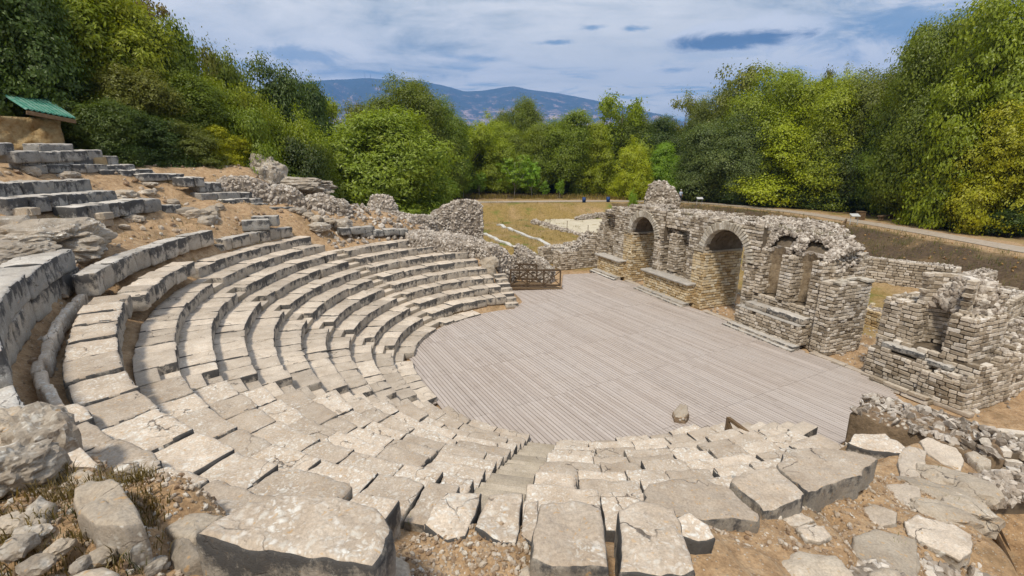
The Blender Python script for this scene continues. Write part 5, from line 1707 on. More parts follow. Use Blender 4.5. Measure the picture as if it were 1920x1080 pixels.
def bench(px, py, label, ang, L=2.4, grp=None):
    p = at(px, py, PZ + .05); p[2] = gz(p[0], p[1])
    e = empty('log_bench', p, label, 'bench')
    d = np.array([math.cos(ang), math.sin(ang), 0]); nr = np.array([-d[1], d[0], 0])
    acc = Acc(); acc.beam(p - d * L / 2 + [0, 0, .45], p + d * L / 2 + [0, 0, .45], .45, .12); acc.build('seat', [M['timber']], e, p)
    for s in (-.38, .38):
        acc = Acc(); q = p + d * L * s; acc.beam(q + [0, 0, -.05], q + [0, 0, .385], .35, .3, 0, (0, 1, 0)); acc.build('leg', [M['timber']], e, p)


bench(1660, 412, 'brown log bench at the edge of the dark trees at right', .45)
bench(1752, 427, 'brown log bench nearest the right edge under the yellow trees', .6)
bench(1716, 414, 'dark low log bench at the back of the clearing', .2, 3.2)
bench(806, 371, 'pale low bench beside the far gravel path', -.2)
p = at(1612, 412, PZ); p[2] = gz(p[0], p[1])
e = empty('waste_bin', p, 'square wooden litter bin beside the bench at the forest edge', 'bin')
acc = Acc()
for i in range(5):
    for sx_, sy_, ax in ((-.24 + i * .12, -.3, 0), (-.24 + i * .12, .3, 0)):
        acc.box(p + np.array([sx_, sy_, .42]), (.052, .02, .42))
    for sy_, sx_ in ((-.24 + i * .12, -.3), (-.24 + i * .12, .3)):
        acc.box(p + np.array([sx_, sy_, .42]), (.02, .052, .42))
acc.build('slats', [M['timber']], e, p)
acc = Acc(); acc.inst(CHB, [p + np.array([0, 0, .86])], [np.diag([.36, .36, .025])]); acc.build('lid', [M['timber']], e, p)
# sandy covered floor, white kerb lines in the field
sf = [at(1012, 418, .55), at(1030, 400, .55), at(1150, 393, .55), at(1160, 432, .55), at(1120, 438, .55)]
sf = [np.array([q[0], q[1], 0]) for q in sf]
cz = max(gz(q[0], q[1]) for q in sf[:1] + sf[4:]) + .12
V, F = [], []
me = slab_mesh('sand_floor', [q[:2] for q in sf], cz, .25, [M['pave'], M['pave']], 4, .8, (0, 0, 0), rough=.01)
tag(link('sand_floor', me), kind='structure')
for (a, b), lb in ((((905, 438), (966, 461)), 'straight white kerb line nearest the far seats'), (((934, 421), (1052, 466)), 'longer white kerb line in the middle of the brown field')):
    A = at(*a, .25); B = at(*b, .22)
    A[2] = gz(A[0], A[1]); B[2] = gz(B[0], B[1])
    acc = Acc(); n = 14
    for i in range(n):
        p = A + (B - A) * i / n; q = A + (B - A) * ((i + 1) / n - .004)
        p[2] = gz(p[0], p[1]) + .06; q[2] = gz(q[0], q[1]) + .06; acc.beam(p, q, .42, .2)
    tag(acc.build('kerb_line', [M['kerb']], None, tuple(A)), lb, 'kerb')
for i, (a, b, zt) in enumerate(((1031, 424, 1.3), (1063, 432, 1.3), (1102, 440, 1.4))):
    p = at(a, b, .35); p[2] = gz(p[0], p[1]); acc = Acc(); acc.tube([p, p + [0, 0, 1.2]], [.035, .03], 6)
    acc.raw(p + [0, 0, 1.2] + np.array([(-.05, -.05, 0), (.05, -.05, 0), (.05, .05, 0), (-.05, .05, 0), (0, 0, .06)]), [[0, 1, 4], [1, 2, 4], [2, 3, 4], [3, 0, 4], [3, 2, 1, 0]])
    tag(acc.build('stake', [M['timber']], None, tuple(p)), 'thin brown stake standing along the edge of the sandy floor', 'stake', 'stakes along the sandy floor')
for i, (a, b, lb) in enumerate(((1094, 398, 'blue drum on the bank beyond the sandy floor, left one'), (1139, 397, 'blue drum half hidden by the top of the stage wall'))):
    p = at(a, b, .6); p[2] = gz(p[0], p[1]); acc = Acc()
    acc.tube([p, p + [0, 0, .24], p + [0, 0, .26], p + [0, 0, .48], p + [0, 0, .5], p + [0, 0, .74]], [.25, .25, .27, .27, .25, .25], 14)
    tag(acc.build('drum', [M['blue']], None, tuple(p), True), lb, 'drum')

# the walker on the path
pw_ = at(1275, 379, PZ); pz = PZ + .035
def person():
    nodes = [(0, 0, .95), (0, 0, 1.15), (0, .01, 1.38), (0, .01, 1.50), (0, .0, 1.60), (0, 0, 1.70),
             (.20, .01, 1.42), (.26, .0, 1.15), (.25, .06, .90), (.25, .08, .84),
             (-.20, .01, 1.42), (-.26, 0, 1.15), (-.25, .03, .90), (-.25, .05, .84),
             (.10, 0, .90), (.11, .10, .50), (.11, .05, .07), (.12, .20, .035),
             (-.10, 0, .90), (-.10, -.05, .50), (-.11, -.18, .09), (-.11, -.05, .035)]
    rads = [.15, .14, .16, .06, .085, .09, .075, .05, .037, .03, .075, .05, .037, .03, .10, .065, .045, .035, .10, .065, .045, .035]
    ed = [(0, 1), (1, 2), (2, 3), (3, 4), (4, 5), (2, 6), (6, 7), (7, 8), (8, 9), (2, 10), (10, 11), (11, 12), (12, 13), (0, 14), (14, 15), (15, 16), (16, 17), (0, 18), (18, 19), (19, 20), (20, 21)]
    for sgn, hnd in ((1, 9), (-1, 13)):
        hx, hy, hz = nodes[hnd]
        for i, (dx, ln) in enumerate(((-.03, .075), (-.01, .085), (.01, .08), (.03, .06))):
            a = len(nodes); nodes.append((hx + .004 * sgn, hy + dx, hz - .045)); nodes.append((hx - .012 * sgn, hy + dx * 1.1, hz - .045 - ln))
            rads += [.010, .008]; ed += [(hnd, a), (a, a + 1)]
        a = len(nodes); nodes.append((hx - .03 * sgn, hy + .045, hz - .04)); rads.append(.010); ed.append((hnd, a))
    me = bpy.data.meshes.new('body'); me.from_pydata(nodes, ed, []); me.update()
    o = bpy.data.objects.new('body', me); COL.objects.link(o)
    md = o.modifiers.new('skin', 'SKIN'); md.use_smooth_shade = True
    for v, r in zip(me.skin_vertices[0].data, rads): v.radius = (r, r * .82)
    me.skin_vertices[0].data[0].use_root = True
    sb = o.modifiers.new('sub', 'SUBSURF'); sb.levels = sb.render_levels = 1
    dg = bpy.context.evaluated_depsgraph_get()
    m2 = bpy.data.meshes.new_from_object(o.evaluated_get(dg))
    bpy.data.objects.remove(o)
    m2.materials.clear()
    for k in ('skin', 'shirt', 'trouser'): m2.materials.append(M[k])
    for f in m2.polygons:
        x, y, z = f.center
        if z < .96 and abs(x) < .2: f.material_index = 2
        elif z < 1.49 and not (abs(x) > .2 and z < 1.13): f.material_index = 1
        else: f.material_index = 0
    return m2


pe = empty('person', (pw_[0], pw_[1], pz), 'walker in pale shirt, dark trousers and white cap on the path beside the rubble tower', 'person')
pe.rotation_euler = (0, 0, rad(-50))
link('body', person(), pe)
acc = Acc()
th = np.linspace(0, 2 * math.pi, 13)[:-1]
V = []; F = []
for r_, z in ((.105, 1.70), (.108, 1.74), (.09, 1.79), (.05, 1.82)):
    V += [(r_ * math.cos(a), r_ * 1.1 * math.sin(a), z) for a in th]
for j in range(3):
    for i in range(12): F.append([j * 12 + i, j * 12 + (i + 1) % 12, (j + 1) * 12 + (i + 1) % 12, (j + 1) * 12 + i])
F.append([36 + i for i in range(12)])
acc.raw(V, F); acc.inst(CHB, [(0, .15, 1.71)], [np.diag([.08, .08, .008])])
acc.build('cap', [M['cap']], pe)

# ------------------------------------------------------------------ trees
ZT = 2.1            # crowns are modelled ZT tall for a radius of 1


def crown_mesh(name, seed, prof_fn, nl, leaves, leaf, droop=0.0, lump=(.20, .36), up=.35, aspect=1.6, inner=.15):
    rg = np.random.default_rng(seed)
    C = []; Rr = []
    for i in range(nl):
        for _ in range(40):
            z = rg.uniform(.05, .93); pr = prof_fn(z)
            if rg.uniform() < pr + .1: break
        a = rg.uniform(0, 2 * math.pi); rr = pr * math.sqrt(rg.uniform(.12, 1.0)) * .80
        C.append((rr * math.cos(a), rr * math.sin(a), z * ZT)); Rr.append(rg.uniform(*lump) * (.6 + .55 * pr))
    C = np.array(C); Rr = np.array(Rr)
    # every lump carries smaller sprays, every spray carries leaves
    wgt = Rr ** 2; wgt /= wgt.sum()
    ns = leaves // 55
    si = rg.choice(nl, ns, p=wgt)
    sd2 = rg.normal(size=(ns, 3)); sd2[:, 2] += up; sd2 /= np.linalg.norm(sd2, axis=1, keepdims=True)
    SP = C[si] + sd2 * (Rr[si] * np.where(rg.uniform(size=ns) < inner, rg.uniform(.3, .8, ns), rg.normal(.98, .085, ns)))[:, None]
    SR = rg.uniform(.05, .115, ns)
    idx = rg.integers(0, ns, leaves)
    off = rg.normal(size=(leaves, 3)) * np.array([1, 1, .55])
    P = SP[idx] + off * SR[idx][:, None] + sd2[idx] * (rg.uniform(-.5, 1, leaves) * SR[idx] * .8)[:, None]
    P[:, 2] -= droop * .10 * rg.uniform(0, 1, leaves) ** 2
    dvec = sd2[idx] + .5 * off / 1.0; dvec /= np.linalg.norm(dvec, axis=1, keepdims=True)
    lo_, hi_ = 0.0, np.percentile(P[:, 2], 99.7)
    kz = ZT / hi_; kr = 1.0 / np.percentile(np.hypot(P[:, 0], P[:, 1]), 97)
    P = P * [kr, kr, kz]; C = C * [kr, kr, kz]
    keep = (P[:, 2] > .02)
    P = P[keep]; dvec = dvec[keep]
    n = len(P)
    nrm = dvec * 1.15 + rg.normal(size=(n, 3)) * .36 + np.array([0, 0, .4]); nrm /= np.linalg.norm(nrm, axis=1, keepdims=True)
    t1 = np.cross(nrm, rg.normal(size=(n, 3))); t1 /= np.linalg.norm(t1, axis=1, keepdims=True)
    if droop: t1 = t1 * (1 - droop) + np.array([0, 0, -1]) * droop + dvec * .3; t1 /= np.linalg.norm(t1, axis=1, keepdims=True)
    t2 = np.cross(nrm, t1); t2 /= np.linalg.norm(t2, axis=1, keepdims=True) + 1e-9
    ls = leaf * rg.uniform(.6, 1.35, n)
    a = (ls * aspect / 2)[:, None]; b = (ls / 2)[:, None]
    W = np.stack([P - t1 * a, P + t2 * b - t1 * a * .1 + nrm * b * .25, P + t1 * a, P - t2 * b - t1 * a * .1 + nrm * b * .25], 1)
    me = mesh_from(name, W.reshape(-1, 3), np.arange(4 * n).reshape(n, 4), [M['leaf']], None, False)
    return me, C / [1, 1, ZT], Rr


def trunk_mesh(name, seed, C, Rr, base_r=.045, mat=None, hfork=.32):
    rg = np.random.default_rng(seed)
    acc = Acc()
    pts = [(0, 0, -.06), (.01, 0, .08), (rg.normal(0, .02), rg.normal(0, .02), hfork), (rg.normal(0, .04), rg.normal(0, .04), .6), (rg.normal(0, .05), rg.normal(0, .05), .85)]
    acc.tube(pts, [base_r * 1.5, base_r, base_r * .75, base_r * .4, base_r * .12], 8)
    order = np.argsort(-Rr)[:14]
    for i in order:
        c = C[i]; z0 = min(.6, max(.12, c[2] * .55)); f = np.array([np.interp(z0, [p[2] for p in pts], [p[k] for p in pts]) for k in range(2)])
        a = np.array([f[0], f[1], z0]); mid = a * .45 + c * .55 + np.array([0, 0, -.03])
        acc.tube([a, mid, c], [base_r * .45, base_r * .28, base_r * .07], 6)
    return mesh_from(name, np.concatenate(acc.V) * [1, 1, ZT], acc.F, [mat or M['bark']], None, True)


pr_oak = lambda z: max(0, 1 - ((z - .45) / .58) ** 2) ** .55
pr_bush = lambda z: max(0, 1 - ((z - .32) / .70) ** 2) ** .6
pr_cone = lambda z: max(0, min(1, (1 - z) * 1.35)) ** .8 * (1 if z > .12 else .7)
pr_wil = lambda z: max(0, 1 - ((z - .30) / .72) ** 2) ** .5
pr_top = lambda z: 0 if z < .30 else max(0, 1 - ((z - .66) / .36) ** 2) ** .6
PROT = {}
def proto(key, sd_, fn, nl, lv, lf, **kw):
    tk = kw.pop('tk', {})
    cm, C, Rr = crown_mesh('crown', sd_, fn, nl, lv, lf, **kw)
    PROT.setdefault(key, []).append((cm, trunk_mesh('trunk', sd_ + 5, C, Rr, **tk)))


for i in range(3): proto('oak', 400 + i, pr_oak, 34, 60000, .030, lump=(.22, .40))
for i in range(2): proto('oakbig', 540 + i, pr_oak, 50, 125000, .021, lump=(.17, .33))
for i in range(3): proto('bush', 420 + i, pr_bush, 36, 60000, .030, lump=(.20, .37))
for i in range(2): proto('bushbig', 560 + i, pr_bush, 48, 105000, .022, lump=(.17, .32))
for i in range(2): proto('cone', 440 + i, pr_cone, 54, 60000, .028, lump=(.14, .27))
for i in range(2): proto('willow', 460 + i, pr_wil, 56, 70000, .021, droop=.35, lump=(.16, .30), aspect=2.8)
for i in range(2): proto('airy', 480 + i, pr_oak, 30, 15000, .034, lump=(.12, .22), inner=.05)
for i in range(2): proto('sapling', 500 + i, pr_top, 22, 5000, .06, lump=(.25, .4), tk=dict(base_r=.022, mat=M['palebark'], hfork=.4))

TINT = {'dark': (.082, .125, .018), 'mid': (.155, .205, .014), 'green': (.165, .235, .015), 'yg': (.255, .31, .012), 'yellow': (.34, .37, .012), 'olive': (.16, .18, .024),
        'bright': (.21, .34, .02), 'grey': (.155, .205, .05), 'brown': (.19, .15, .04), 'blue': (.085, .19, .055), 'wil': (.195, .275, .024)}
tcount = 0


def tree(px, ytop, r, halfpx, kind, tint, label, group=None, name='tree', base=None, dens=1.0, flat=1.0):
    global tcount
    tcount += 1
    if 1195 < px and (name == 'tree' or halfpx > 30):
        r = max(r, float(np.interp(px, (1200, 1300, 1400, 1500, 1600, 1700, 1800, 1900, 1960), (80, 79, 75, 73, 72, 70, 63, 57, 54))) + halfpx / FPX * r * .62)
    top = atr(px, ytop, r)
    x, y = top[0], top[1]
    zb = gz(x, y) if base is None else base
    H = max(1.0, top[2] - zb)
    Rq = halfpx / FPX * y * 1.12
    if H < 1.5 * Rq and name == 'tree':
        H = min(1.5 * Rq, H + 4.0); zb = top[2] - H
    fwd = math.hypot(x, y) * math.cos(math.atan2(x, y))       # depth
    Rw = halfpx / FPX * fwd * 1.12
    if kind in ('oak', 'bush') and Rw > 4.6: kind += 'big'
    cm, tm = PROT[kind][tcount % len(PROT[kind])]
    e = empty(name, (x, y, zb - .05), label, 'tree' if name != 'bush' else 'bush', group)
    e.rotation_euler = (0, 0, rb.uniform(0, 6.28))
    e.scale = (Rw * rb.uniform(.95, 1.08), Rw * rb.uniform(.9, 1.1), H / ZT)
    cr = link('crown', cm, e)
    v = rb.uniform(.85, 1.18); tn = TINT[tint]
    cr.color = (tn[0] * v * rb.uniform(.92, 1.08), tn[1] * v, tn[2] * v, 1)
    link('trunk', tm, e)
    return e


# --- left hillside, front to back (each with its own look)
L_ = [
    (22, 85, 25.5, 95, 'oak', 'dark', 'dark green tree hanging over the plaster hut at the left edge'),
    (118, 120, 28.5, 72, 'willow', 'yg', 'feathery yellow green tree right behind the green roof'),
    (55, -70, 31, 110, 'willow', 'yg', 'tall olive yellow feathery tree cut by the top left corner'),
    (165, -60, 34, 85, 'willow', 'yg', 'tall feathery tree cut by the top edge left of the brown twigs'),
    (255, -8, 38, 60, 'airy', 'brown', 'thin brown leaved tree top against the sky at upper left'),
    (215, 20, 35, 75, 'bush', 'mid', 'green tree below the brown twigs on the hillside'),
    (305, 48, 38, 62, 'bush', 'green', 'bright green rounded crown on the hillside skyline'),
    (355, 76, 41, 44, 'airy', 'olive', 'sparse grey olive tree top on the hillside skyline'),
    (405, 105, 42, 48, 'bush', 'mid', 'green crown where the hillside skyline dips'),
    (235, 112, 31.5, 72, 'willow', 'olive', 'olive tree with drooping sprays in the middle of the hillside'),
    (318, 135, 33, 68, 'bush', 'mid', 'mid green bushy tree in the middle of the hillside'),
    (395, 150, 35, 66, 'bush', 'yg', 'yellow green tree in the middle of the hillside'),
    (445, 172, 36.5, 52, 'willow', 'yg', 'pale feathery tree at the right of the hillside'),
    (182, 185, 28.5, 58, 'bush', 'dark', 'dark bush right of the green roof'),
    (262, 215, 29.5, 66, 'oak', 'dark', 'dark spreading tree above the stepped wall'),
    (330, 225, 30.5, 60, 'willow', 'olive', 'olive green bush with fine leaves above the long slabs'),
    (398, 236, 32, 46, 'oak', 'yellow', 'yellowing tree with hanging branch left of the crag'),
    (448, 205, 33, 52, 'bush', 'green', 'bright green bush left of the crag'),
    (205, 262, 27.8, 42, 'bush', 'dark', 'low dark bush behind the stepped wall'),
    (300, 285, 29.5, 46, 'bush', 'dark', 'low dark thicket at the foot of the hillside trees'),
    (505, 122, 50, 66, 'oak', 'dark', 'dark green oak on the skyline left of the mountain'),
    (560, 150, 54, 48, 'oak', 'dark', 'lower dark oak on the skyline left of the mountain'),
    (520, 205, 42, 58, 'bush', 'yg', 'yellow green tree behind the crag'),
    (565, 215, 45, 52, 'cone', 'yg', 'yellow green pointed tree left of the round willow'),
    (615, 188, 56, 46, 'cone', 'yg', 'light green pointed tree just left of the round willow top'),
    (655, 190, 60, 30, 'airy', 'olive', 'slim sparse tree top against the mountain'),
    (545, 262, 41, 52, 'bush', 'dark', 'dark bush in the hollow right of the crag'),
    (590, 275, 44, 45, 'bush', 'mid', 'green bush left below the round willow'),
    # centre
    (715, 208, 50, 108, 'willow', 'wil', 'big round willow like tree in the middle distance'),
    (640, 285, 49, 50, 'willow', 'wil', 'left lower lobe of willow green foliage beside the round willow'),
    (800, 285, 52, 45, 'willow', 'wil', 'small willow green tree at the right foot of the round willow'),
    (765, 146, 74, 70, 'oak', 'mid', 'tall oak crown in front of the mountain'),
    (712, 185, 72, 40, 'oak', 'mid', 'shorter oak crown against the mountain at left of the tall oak'),
    (828, 190, 76, 52, 'oak', 'mid', 'oak crown descending right of the tall oak'),
    (880, 232, 84, 40, 'bush', 'yg', 'yellow green tree right of the oak group'),
    (915, 218, 92, 38, 'cone', 'yg', 'pointed light green tree below the mountain notch'),
    (975, 188, 96, 40, 'oak', 'mid', 'round topped tree breaking the mountain line'),
    (940, 232, 86, 46, 'bush', 'yg', 'yellow green bushy tree behind the saplings'),
    (1000, 235, 86, 48, 'oak', 'mid', 'deep green tree behind the pale trunked saplings'),
    (1062, 212, 86, 62, 'oak', 'green', 'broad green tree right of the saplings'),
    (1118, 232, 84, 40, 'cone', 'yellow', 'yellowish narrow tree left of the airy tree'),
    (1168, 178, 92, 52, 'airy', 'yg', 'airy tall tree with visible limbs at the end of the mountain'),
    (1175, 215, 95, 50, 'oak', 'mid', 'leafy lower part of woods behind the airy tree'),
    (1192, 262, 78, 36, 'cone', 'yellow', 'small yellow cone shaped tree left of the rubble tower'),
    (1252, 270, 82, 42, 'cone', 'bright', 'bright green pointed tree behind the rubble tower'),
    (1230, 222, 94, 50, 'oak', 'dark', 'dark tree behind the rubble tower'),
    (1288, 178, 96, 44, 'airy', 'olive', 'lacy dark tree against the pale sky right of the airy tree'),
    (1300, 230, 90, 48, 'oak', 'dark', 'dark tree right of the rubble tower'),
    # right mass
    (1400, 122, 88, 60, 'airy', 'olive', 'twiggy tree top rising highest left of the right wood'),
    (1345, 168, 90, 50, 'oak', 'olive', 'olive tree at the left shoulder of the right wood'),
    (1372, 215, 71, 75, 'oak', 'grey', 'grey green tree at the left end of the right wood'),
    (1345, 285, 69, 45, 'bush', 'olive', 'olive bush at the left foot of the right wood'),
    (1418, 245, 68, 55, 'oak', 'grey', 'grey green bush beside the glowing yellow green tree'),
    (1478, 128, 80, 80, 'oak', 'yg', 'broad golden green crown in the right wood'),
    (1565, 142, 76, 80, 'oak', 'yg', 'second golden green crown in the right wood'),
    (1498, 216, 62, 76, 'cone', 'yellow', 'glowing yellow green tree bulging from the right wood'),
    (1568, 125, 84, 26, 'airy', 'olive', 'thin spire of twigs above the right wood'),
    (1640, 132, 74, 70, 'oak', 'olive', 'olive crown left of the giant tree at right'),
    (1598, 225, 64, 66, 'bush', 'mid', 'shaded green tree right of the glowing tree'),
    (1665, 195, 62, 62, 'oak', 'dark', 'dark hollow tree in the middle of the right wood'),
    (1764, 42, 62, 50, 'oak', 'mid', 'giant tree left crown at the upper right'),
    (1812, 10, 58, 88, 'oak', 'mid', 'giant tree main crown at the upper right'),
    (1890, 2, 56, 80, 'oak', 'yg', 'giant tree crown cut by the right edge'),
    (1740, 175, 55, 72, 'oak', 'green', 'fresh green tree below the giant crowns'),
    (1690, 265, 56, 56, 'bush', 'blue', 'bluish green layered tree over the benches'),
    (1752, 268, 52, 40, 'cone', 'yellow', 'small yellow leaved tree over the benches'),
    (1862, 150, 47, 80, 'oak', 'yellow', 'big yellow tree at the right edge'),
    (1925, 190, 44, 70, 'oak', 'yellow', 'yellow tree cut off by the right edge below the big one'),
    (1845, 285, 46, 50, 'bush', 'yellow', 'yellow green bush low at the right edge'),
    (1800, 300, 47, 36, 'bush', 'mid', 'green bush between the two yellow trees at right'),
]
for px, yt, r, hw, kd, tn, lb in L_:
    tree(px, yt, r + ((9.0 if px < 150 and yt > 0 else 6.0 if px < 150 else 3.2) if px < 460 and r < 37 else 3.0 if px < 460 else 0), hw, kd, tn, lb)
# dark understorey and trees behind, alike for the eye
GB = 'dark undergrowth along the foot of the woods'
for px, yt, r, hw in ((850, 310, 84, 40), (905, 315, 90, 42), (1040, 310, 90, 45), (1095, 305, 88, 45), (1150, 300, 86, 40), (1215, 300, 84, 40), (1290, 305, 82, 40), (1330, 330, 76, 40),
                      (1400, 335, 66, 45), (1450, 345, 64, 45), (1540, 345, 62, 50), (1600, 340, 60, 50), (1655, 335, 58, 48), (1715, 345, 57, 44), (1790, 350, 50, 48), (1850, 355, 47, 50), (1915, 365, 44, 50), (750, 330, 66, 40), (960, 315, 90, 40)):
    tree(px, yt, r + 2, hw, 'bush', 'dark', 'dark shaded bush in the undergrowth along the foot of the woods', GB, 'bush')
GF = 'woods behind the front trees'
for px, yt, r, hw in ((-60, -120, 34, 90), (90, -140, 40, 90), (230, 25, 46, 60), (300, 75, 48, 50), (420, 150, 50, 50), (470, 165, 54, 48), (640, 235, 80, 45), (860, 235, 98, 45), (930, 240, 100, 48), (1035, 235, 100, 48), (1110, 240, 100, 44), (1240, 230, 104, 44),
                      (1330, 225, 100, 50), (1420, 180, 96, 55), (1520, 165, 92, 60), (1610, 165, 88, 60), (1690, 175, 80, 60), (1780, 80, 74, 60), (1860, 60, 70, 60), (1950, 60, 64, 70)):
    tree(px, yt, r, hw, 'oak', 'dark', 'shaded tree filling the woods behind the front trees', GF)
# young trees with pale trunks along the path
for px, yt, r, hw, lb in ((868, 316, 76, 17, 'young tree with small round crown at the left of the sapling row'), (898, 322, 78, 14, 'thin young tree second in the sapling row'), (965, 290, 76, 25, 'largest sapling with white trunk and oval crown'),
                          (998, 298, 77, 20, 'tall slim sapling right of the largest sapling'), (1021, 338, 76, 9, 'tiny sapling right of the tall slim one'), (1050, 336, 77, 8, 'tiniest sapling at the right of the row'), (1048, 336, 77, 8, None)):
    if lb: tree(px, yt, r, hw, 'sapling', 'bright', lb, 'row of saplings along the path', 'sapling')
tree(1188, 356, 62, 11, 'cone', 'bright', 'small bright bush poking up before the rubble tower', name='bush')
for px, yt, r, hw, lb in ((812, 340, 74, 22, 'yellow shrub by the bend of the far path'), (835, 345, 75, 18, 'low yellow shrub beside the far benches')):
    tree(px, yt, r, hw, 'bush', 'yellow', lb, name='bush')

# ------------------------------------------------------------------ mountain
crest = [(-400, 240), (200, 190), (480, 168), (560, 156), (600, 151), (640, 150), (690, 147), (730, 149), (790, 152), (830, 160), (870, 172), (905, 171), (945, 164), (965, 163), (1000, 170), (1050, 176), (1110, 186), (1170, 199), (1240, 216), (1300, 232), (1420, 258), (1700, 285), (2400, 292)]
cx_ = np.array([c[0] for c in crest], float); cy_ = np.array([c[1] for c in crest], float)
pxs = np.linspace(-400, 2400, 420)
V = []; rows = 46
for j in range(rows):
    f = j / (rows - 1)
    for p in pxs:
        q = atr(p, float(np.interp(p, cx_, cy_)), 7000)
        hgt = q[2]
        dirr = np.array([q[0], q[1]]) / 7000
        dist = 5000 + 2000 * f
        xy = dirr * dist
        nn_ = fbm(np.array([[xy[0] / 420, xy[1] / 700, 0]]), 1, 5, 5)[0]
        rid = 1 - abs(nz(np.array([[xy[0] / 330 + .3 * nn_, xy[1] / 1500, 2]]), 1, 8)[0])
        base_ = f ** .85
        z = hgt * base_ + (1 - f) * f * 4 * (190 * (rid - .6) + 90 * nn_) + (1 - f) * -20
        if j > rows - 4: z = hgt * base_ + 8 * nn_
        V.append((*xy, z))
nP = len(pxs)
for k in range(1, 4):      # far flank
    for i in range(nP):
        v = V[(rows - 1) * nP + i]; V.append((v[0] * (1 + .06 * k), v[1] * (1 + .06 * k), v[2] * (1 - .3 * k)))
Iq = np.arange((rows + 3) * nP).reshape(rows + 3, nP)
F = np.stack([Iq[:-1, :-1], Iq[:-1, 1:], Iq[1:, 1:], Iq[1:, :-1]], -1).reshape(-1, 4)
m, t = newmat('mountain scrub and rock')
g = t.node('ShaderNodeNewGeometry'); p = t.scale(g.outputs['Position'], (.001, .001, .001))
szz = t.node('ShaderNodeSeparateXYZ'); t.l.new(g.outputs['Position'], szz.inputs[0])
k = t.math('ADD', t.noise(t.scale(p, (1, 1, 2.2)), 5, 9, .72), t.maprange(szz.outputs[2], 100, 900, .14, -.10))
k2 = t.noise(p, 42, 6, .75)
k = t.math('ADD', k, t.math('MULTIPLY', t.math('SUBTRACT', k2, .5), .5))
c = t.ramp(k, [(.44, (.03, .045, .028)), (.53, (.08, .075, .055)), (.60, (.36, .25, .21)), (.72, (.55, .42, .36))])
principled(t, c, .95)
M['mountain'] = m
tag(link('mountain', mesh_from('mountain', V, F, [M['mountain']], None, True)), kind='structure')
# two masts on the ridge
mp = atr(689, 147, 6990); e = empty('radio_mast', mp - [0, 0, 15], 'pair of thin radio masts on the mountain ridge', 'mast')
for dx, hh in ((-30, 75), (40, 60)):
    acc = Acc(); acc.tube([mp + [dx, 0, -20], mp + [dx, 0, hh * .6], mp + [dx, 0, hh]], [3.2, 2.2, 1.0], 6); acc.build('mast', [M['trouser']], e, mp - [0, 0, 15])

# ------------------------------------------------------------------ loose stones, pebbles, grass tufts
rg = np.random.default_rng(33)
def scatter(n, fn, lo, hi, name, mat, pw=2.2, sink=.25, flat=.7):
    acc = Acc(); C = []; S = []
    while len(C) < n:
        x, y = fn()
        s = lo + (hi - lo) * rg.uniform() ** pw
        C.append((x, y, gz(x, y) + s * sink)); S.append(s)
    rocks(acc, C, np.array(S), 0, flat, .16, rg)
    return tag(acc.build(name, [mat]), kind='stuff')


def px_region(poly, z):
    pl = np.array([at(a, b, z)[:2] for a, b in poly]); lo, hi = pl.min(0), pl.max(0)
    def inside(p):
        c = False
        for i in range(len(pl)):
            a, b = pl[i], pl[i - 1]
            if (a[1] > p[1]) != (b[1] > p[1]) and p[0] < (b[0] - a[0]) * (p[1] - a[1]) / (b[1] - a[1]) + a[0]: c = not c
        return c
    def fn():
        while True:
            p = rg.uniform(lo, hi)
            if inside(p): return p
    return fn


def hill_pt():
    while True:
        R = rg.uniform(14.9, 21.5); th = rg.uniform(150, 236)
        return CX + R * math.cos(rad(th)), CY + R * math.sin(rad(th))


scatter(1500, hill_pt, .02, .16, 'hillside_stones', M['pebble'], 3.5)
def wall_foot():
    while True:
        R = rg.uniform(13.4, 18.5); th = rg.uniform(112, 152)
        return CX + R * math.cos(rad(th)), CY + R * math.sin(rad(th))


scatter(1500, wall_foot, .03, .2, 'rubble_scatter', M['rubble'], 2.2)
scatter(2600, px_region([(-60, 930), (60, 900), (420, 880), (640, 930), (700, 1120), (-60, 1150)], 5.3), .005, .030, 'foreground_pebbles', M['pebble'], 2.6)
scatter(1500, px_region([(740, 1000), (1000, 1000), (1160, 1100), (720, 1120)], 4.6), .006, .03, 'foreground_pebbles', M['pebble'], 2.6)
scatter(2600, px_region([(1330, 960), (1620, 880), (1720, 830), (1860, 900), (1840, 1060), (1700, 1120), (1300, 1120)], 3.2), .006, .04, 'foreground_pebbles', M['pebble'], 3.0)
scatter(900, px_region([(60, 740), (110, 730), (260, 850), (460, 960), (330, 990), (150, 880)], 4.8), .010, .05, 'gutter_stones', M['pebble'], 1.8)
scatter(1400, lambda: (lambda a: (a[0], a[1]))(st(rg.uniform(-10, 9.5), rg.uniform(10.2, 15))), .015, .11, 'passage_stones', M['rubble'], 2.5)
scatter(700, lambda: (lambda s, k: (PATH[k][0] + (PATH[k + 1][0] - PATH[k][0]) * s - rg.uniform(2, 7), PATH[k][1] + (PATH[k + 1][1] - PATH[k][1]) * s - rg.uniform(0, 2)))(rg.uniform(), rg.integers(5, 10)), .03, .12, 'bank_stones', M['leafbits'], 3)


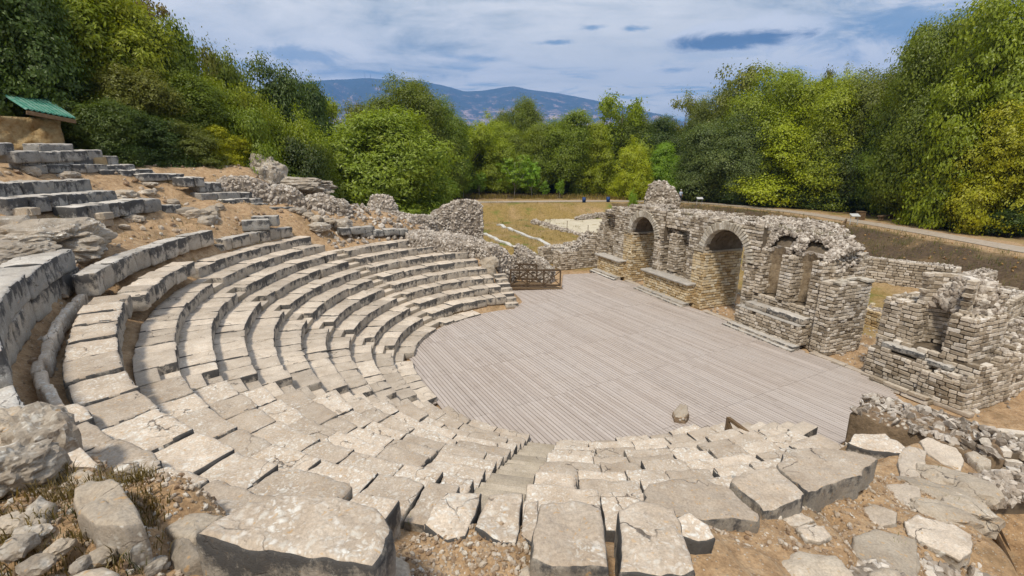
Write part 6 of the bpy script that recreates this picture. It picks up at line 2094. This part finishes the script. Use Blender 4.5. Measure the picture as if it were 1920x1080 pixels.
def tufts(n, fn, h0, h1, tint, name, blades=14, zfn=None, spread=.05):
    Vt = []; 
    C = [fn() for _ in range(n)]
    P = []
    for x, y in C:
        z = gz(x, y) if zfn is None else zfn(x, y)
        for _ in range(blades):
            a = rg.uniform(0, 6.28); h = rg.uniform(h0, h1); ln = rg.uniform(.2, .9) * h
            b = np.array([x + rg.normal(0, spread), y + rg.normal(0, spread), z - .01])
            d = np.array([math.cos(a), math.sin(a), 0]); s = np.array([-d[1], d[0], 0]) * h * .035
            mid = b + d * ln * .35 + [0, 0, h * .65]; tip = b + d * ln + [0, 0, h * .85]
            P += [b - s, b + s, mid + s * .7, mid - s * .7, tip]
    P = np.array(P); k = len(P) // 5
    F = []
    for i in range(k): F.append([5 * i, 5 * i + 1, 5 * i + 2, 5 * i + 3]); F.append([5 * i + 3, 5 * i + 2, 5 * i + 4])
    o = link(name, mesh_from(name, P, F, [M['blade']])); o.color = (*tint, 1)
    return tag(o, kind='stuff')


tufts(170, px_region([(-60, 960), (110, 880), (300, 920), (310, 1010), (250, 1110), (-60, 1120)], 5.3), .05, .16, (.17, .125, .045), 'dry_grass', 12)
tufts(45, px_region([(-60, 1010), (250, 1000), (280, 1110), (-60, 1120)], 5.3), .03, .10, (.07, .085, .02), 'green_grass', 14)
tufts(60, px_region([(195, 880), (300, 905), (280, 960), (240, 950)], 5.2), .05, .13, (.19, .14, .05), 'dry_grass', 12)
tufts(500, lambda: (rg.uniform(-7, 9), rg.uniform(36, 68)), .15, .4, (.20, .16, .045), 'field_grass', 8, spread=.2)
tufts(700, lambda: (rg.uniform(-14, 26), rg.uniform(73.5, 80)), .3, .8, (.26, .20, .05), 'field_grass', 8, spread=.3)
def bank_pt():
    k = int(rg.integers(5, 10)); q = rg.uniform(); a, b = PATH[k], PATH[k + 1]
    return a[0] + (b[0] - a[0]) * q - rg.uniform(2.2, 7), a[1] + (b[1] - a[1]) * q - rg.uniform(0, 2)
tufts(900, bank_pt, .12, .4, (.13, .14, .03), 'bank_grass', 9, spread=.22)
tufts(260, lambda: (rg.uniform(-16, -11), rg.uniform(16, 27)), .06, .2, (.17, .15, .04), 'slope_grass', 8, spread=.12)
def crest_pt():
    return tuple(st(rg.uniform(-13, 3.4), rg.uniform(10.6, 12.4)))
tufts(70, crest_pt, .08, .22, (.16, .16, .04), 'wall_weeds', 9, zfn=lambda x, y: 4.85, spread=.08)
# moss and weeds in the joints of the near seats
def joint_pt():
    k = int(rg.integers(1, 11)); th = rg.uniform(190, 296); p = polar(R0 + DR * k - .02, th); joint_pt.k = k; return p[0], p[1]
tufts(90, joint_pt, .03, .07, (.13, .17, .02), 'joint_weeds', 7, zfn=lambda x, y: Z0 + DH * (joint_z(x, y)) , spread=.035) if False else None
pts = []
def jz(x, y):
    R = math.hypot(x - CX, y - CY); th = math.degrees(math.atan2(y - CY, x - CX)) % 360
    k = int(round((R - bulge(th) - R0 + .02) / DR)); return Z0 + DH * (k - 1)
tufts(70, joint_pt, .03, .075, (.14, .18, .02), 'joint_weeds', 8, zfn=jz, spread=.04)

# ------------------------------------------------------------------ air between here and the mountain
acc = Acc()
acc.box((0, 3400, 650), (5200, 4600, 660))
hz = acc.build('haze', [])
hm = bpy.data.materials.new('haze'); hm.use_nodes = True
ht = NT(hm.node_tree); ho = ht.node('ShaderNodeOutputMaterial'); pv_ = ht.node('ShaderNodeVolumePrincipled')
pv_.inputs['Color'].default_value = (.20, .45, 1.0, 1)
pv_.inputs['Density'].default_value = 1.4e-4
ht.l.new(pv_.outputs[0], ho.inputs['Volume'])
hz.data.materials.append(hm)
tag(hz, kind='stuff')
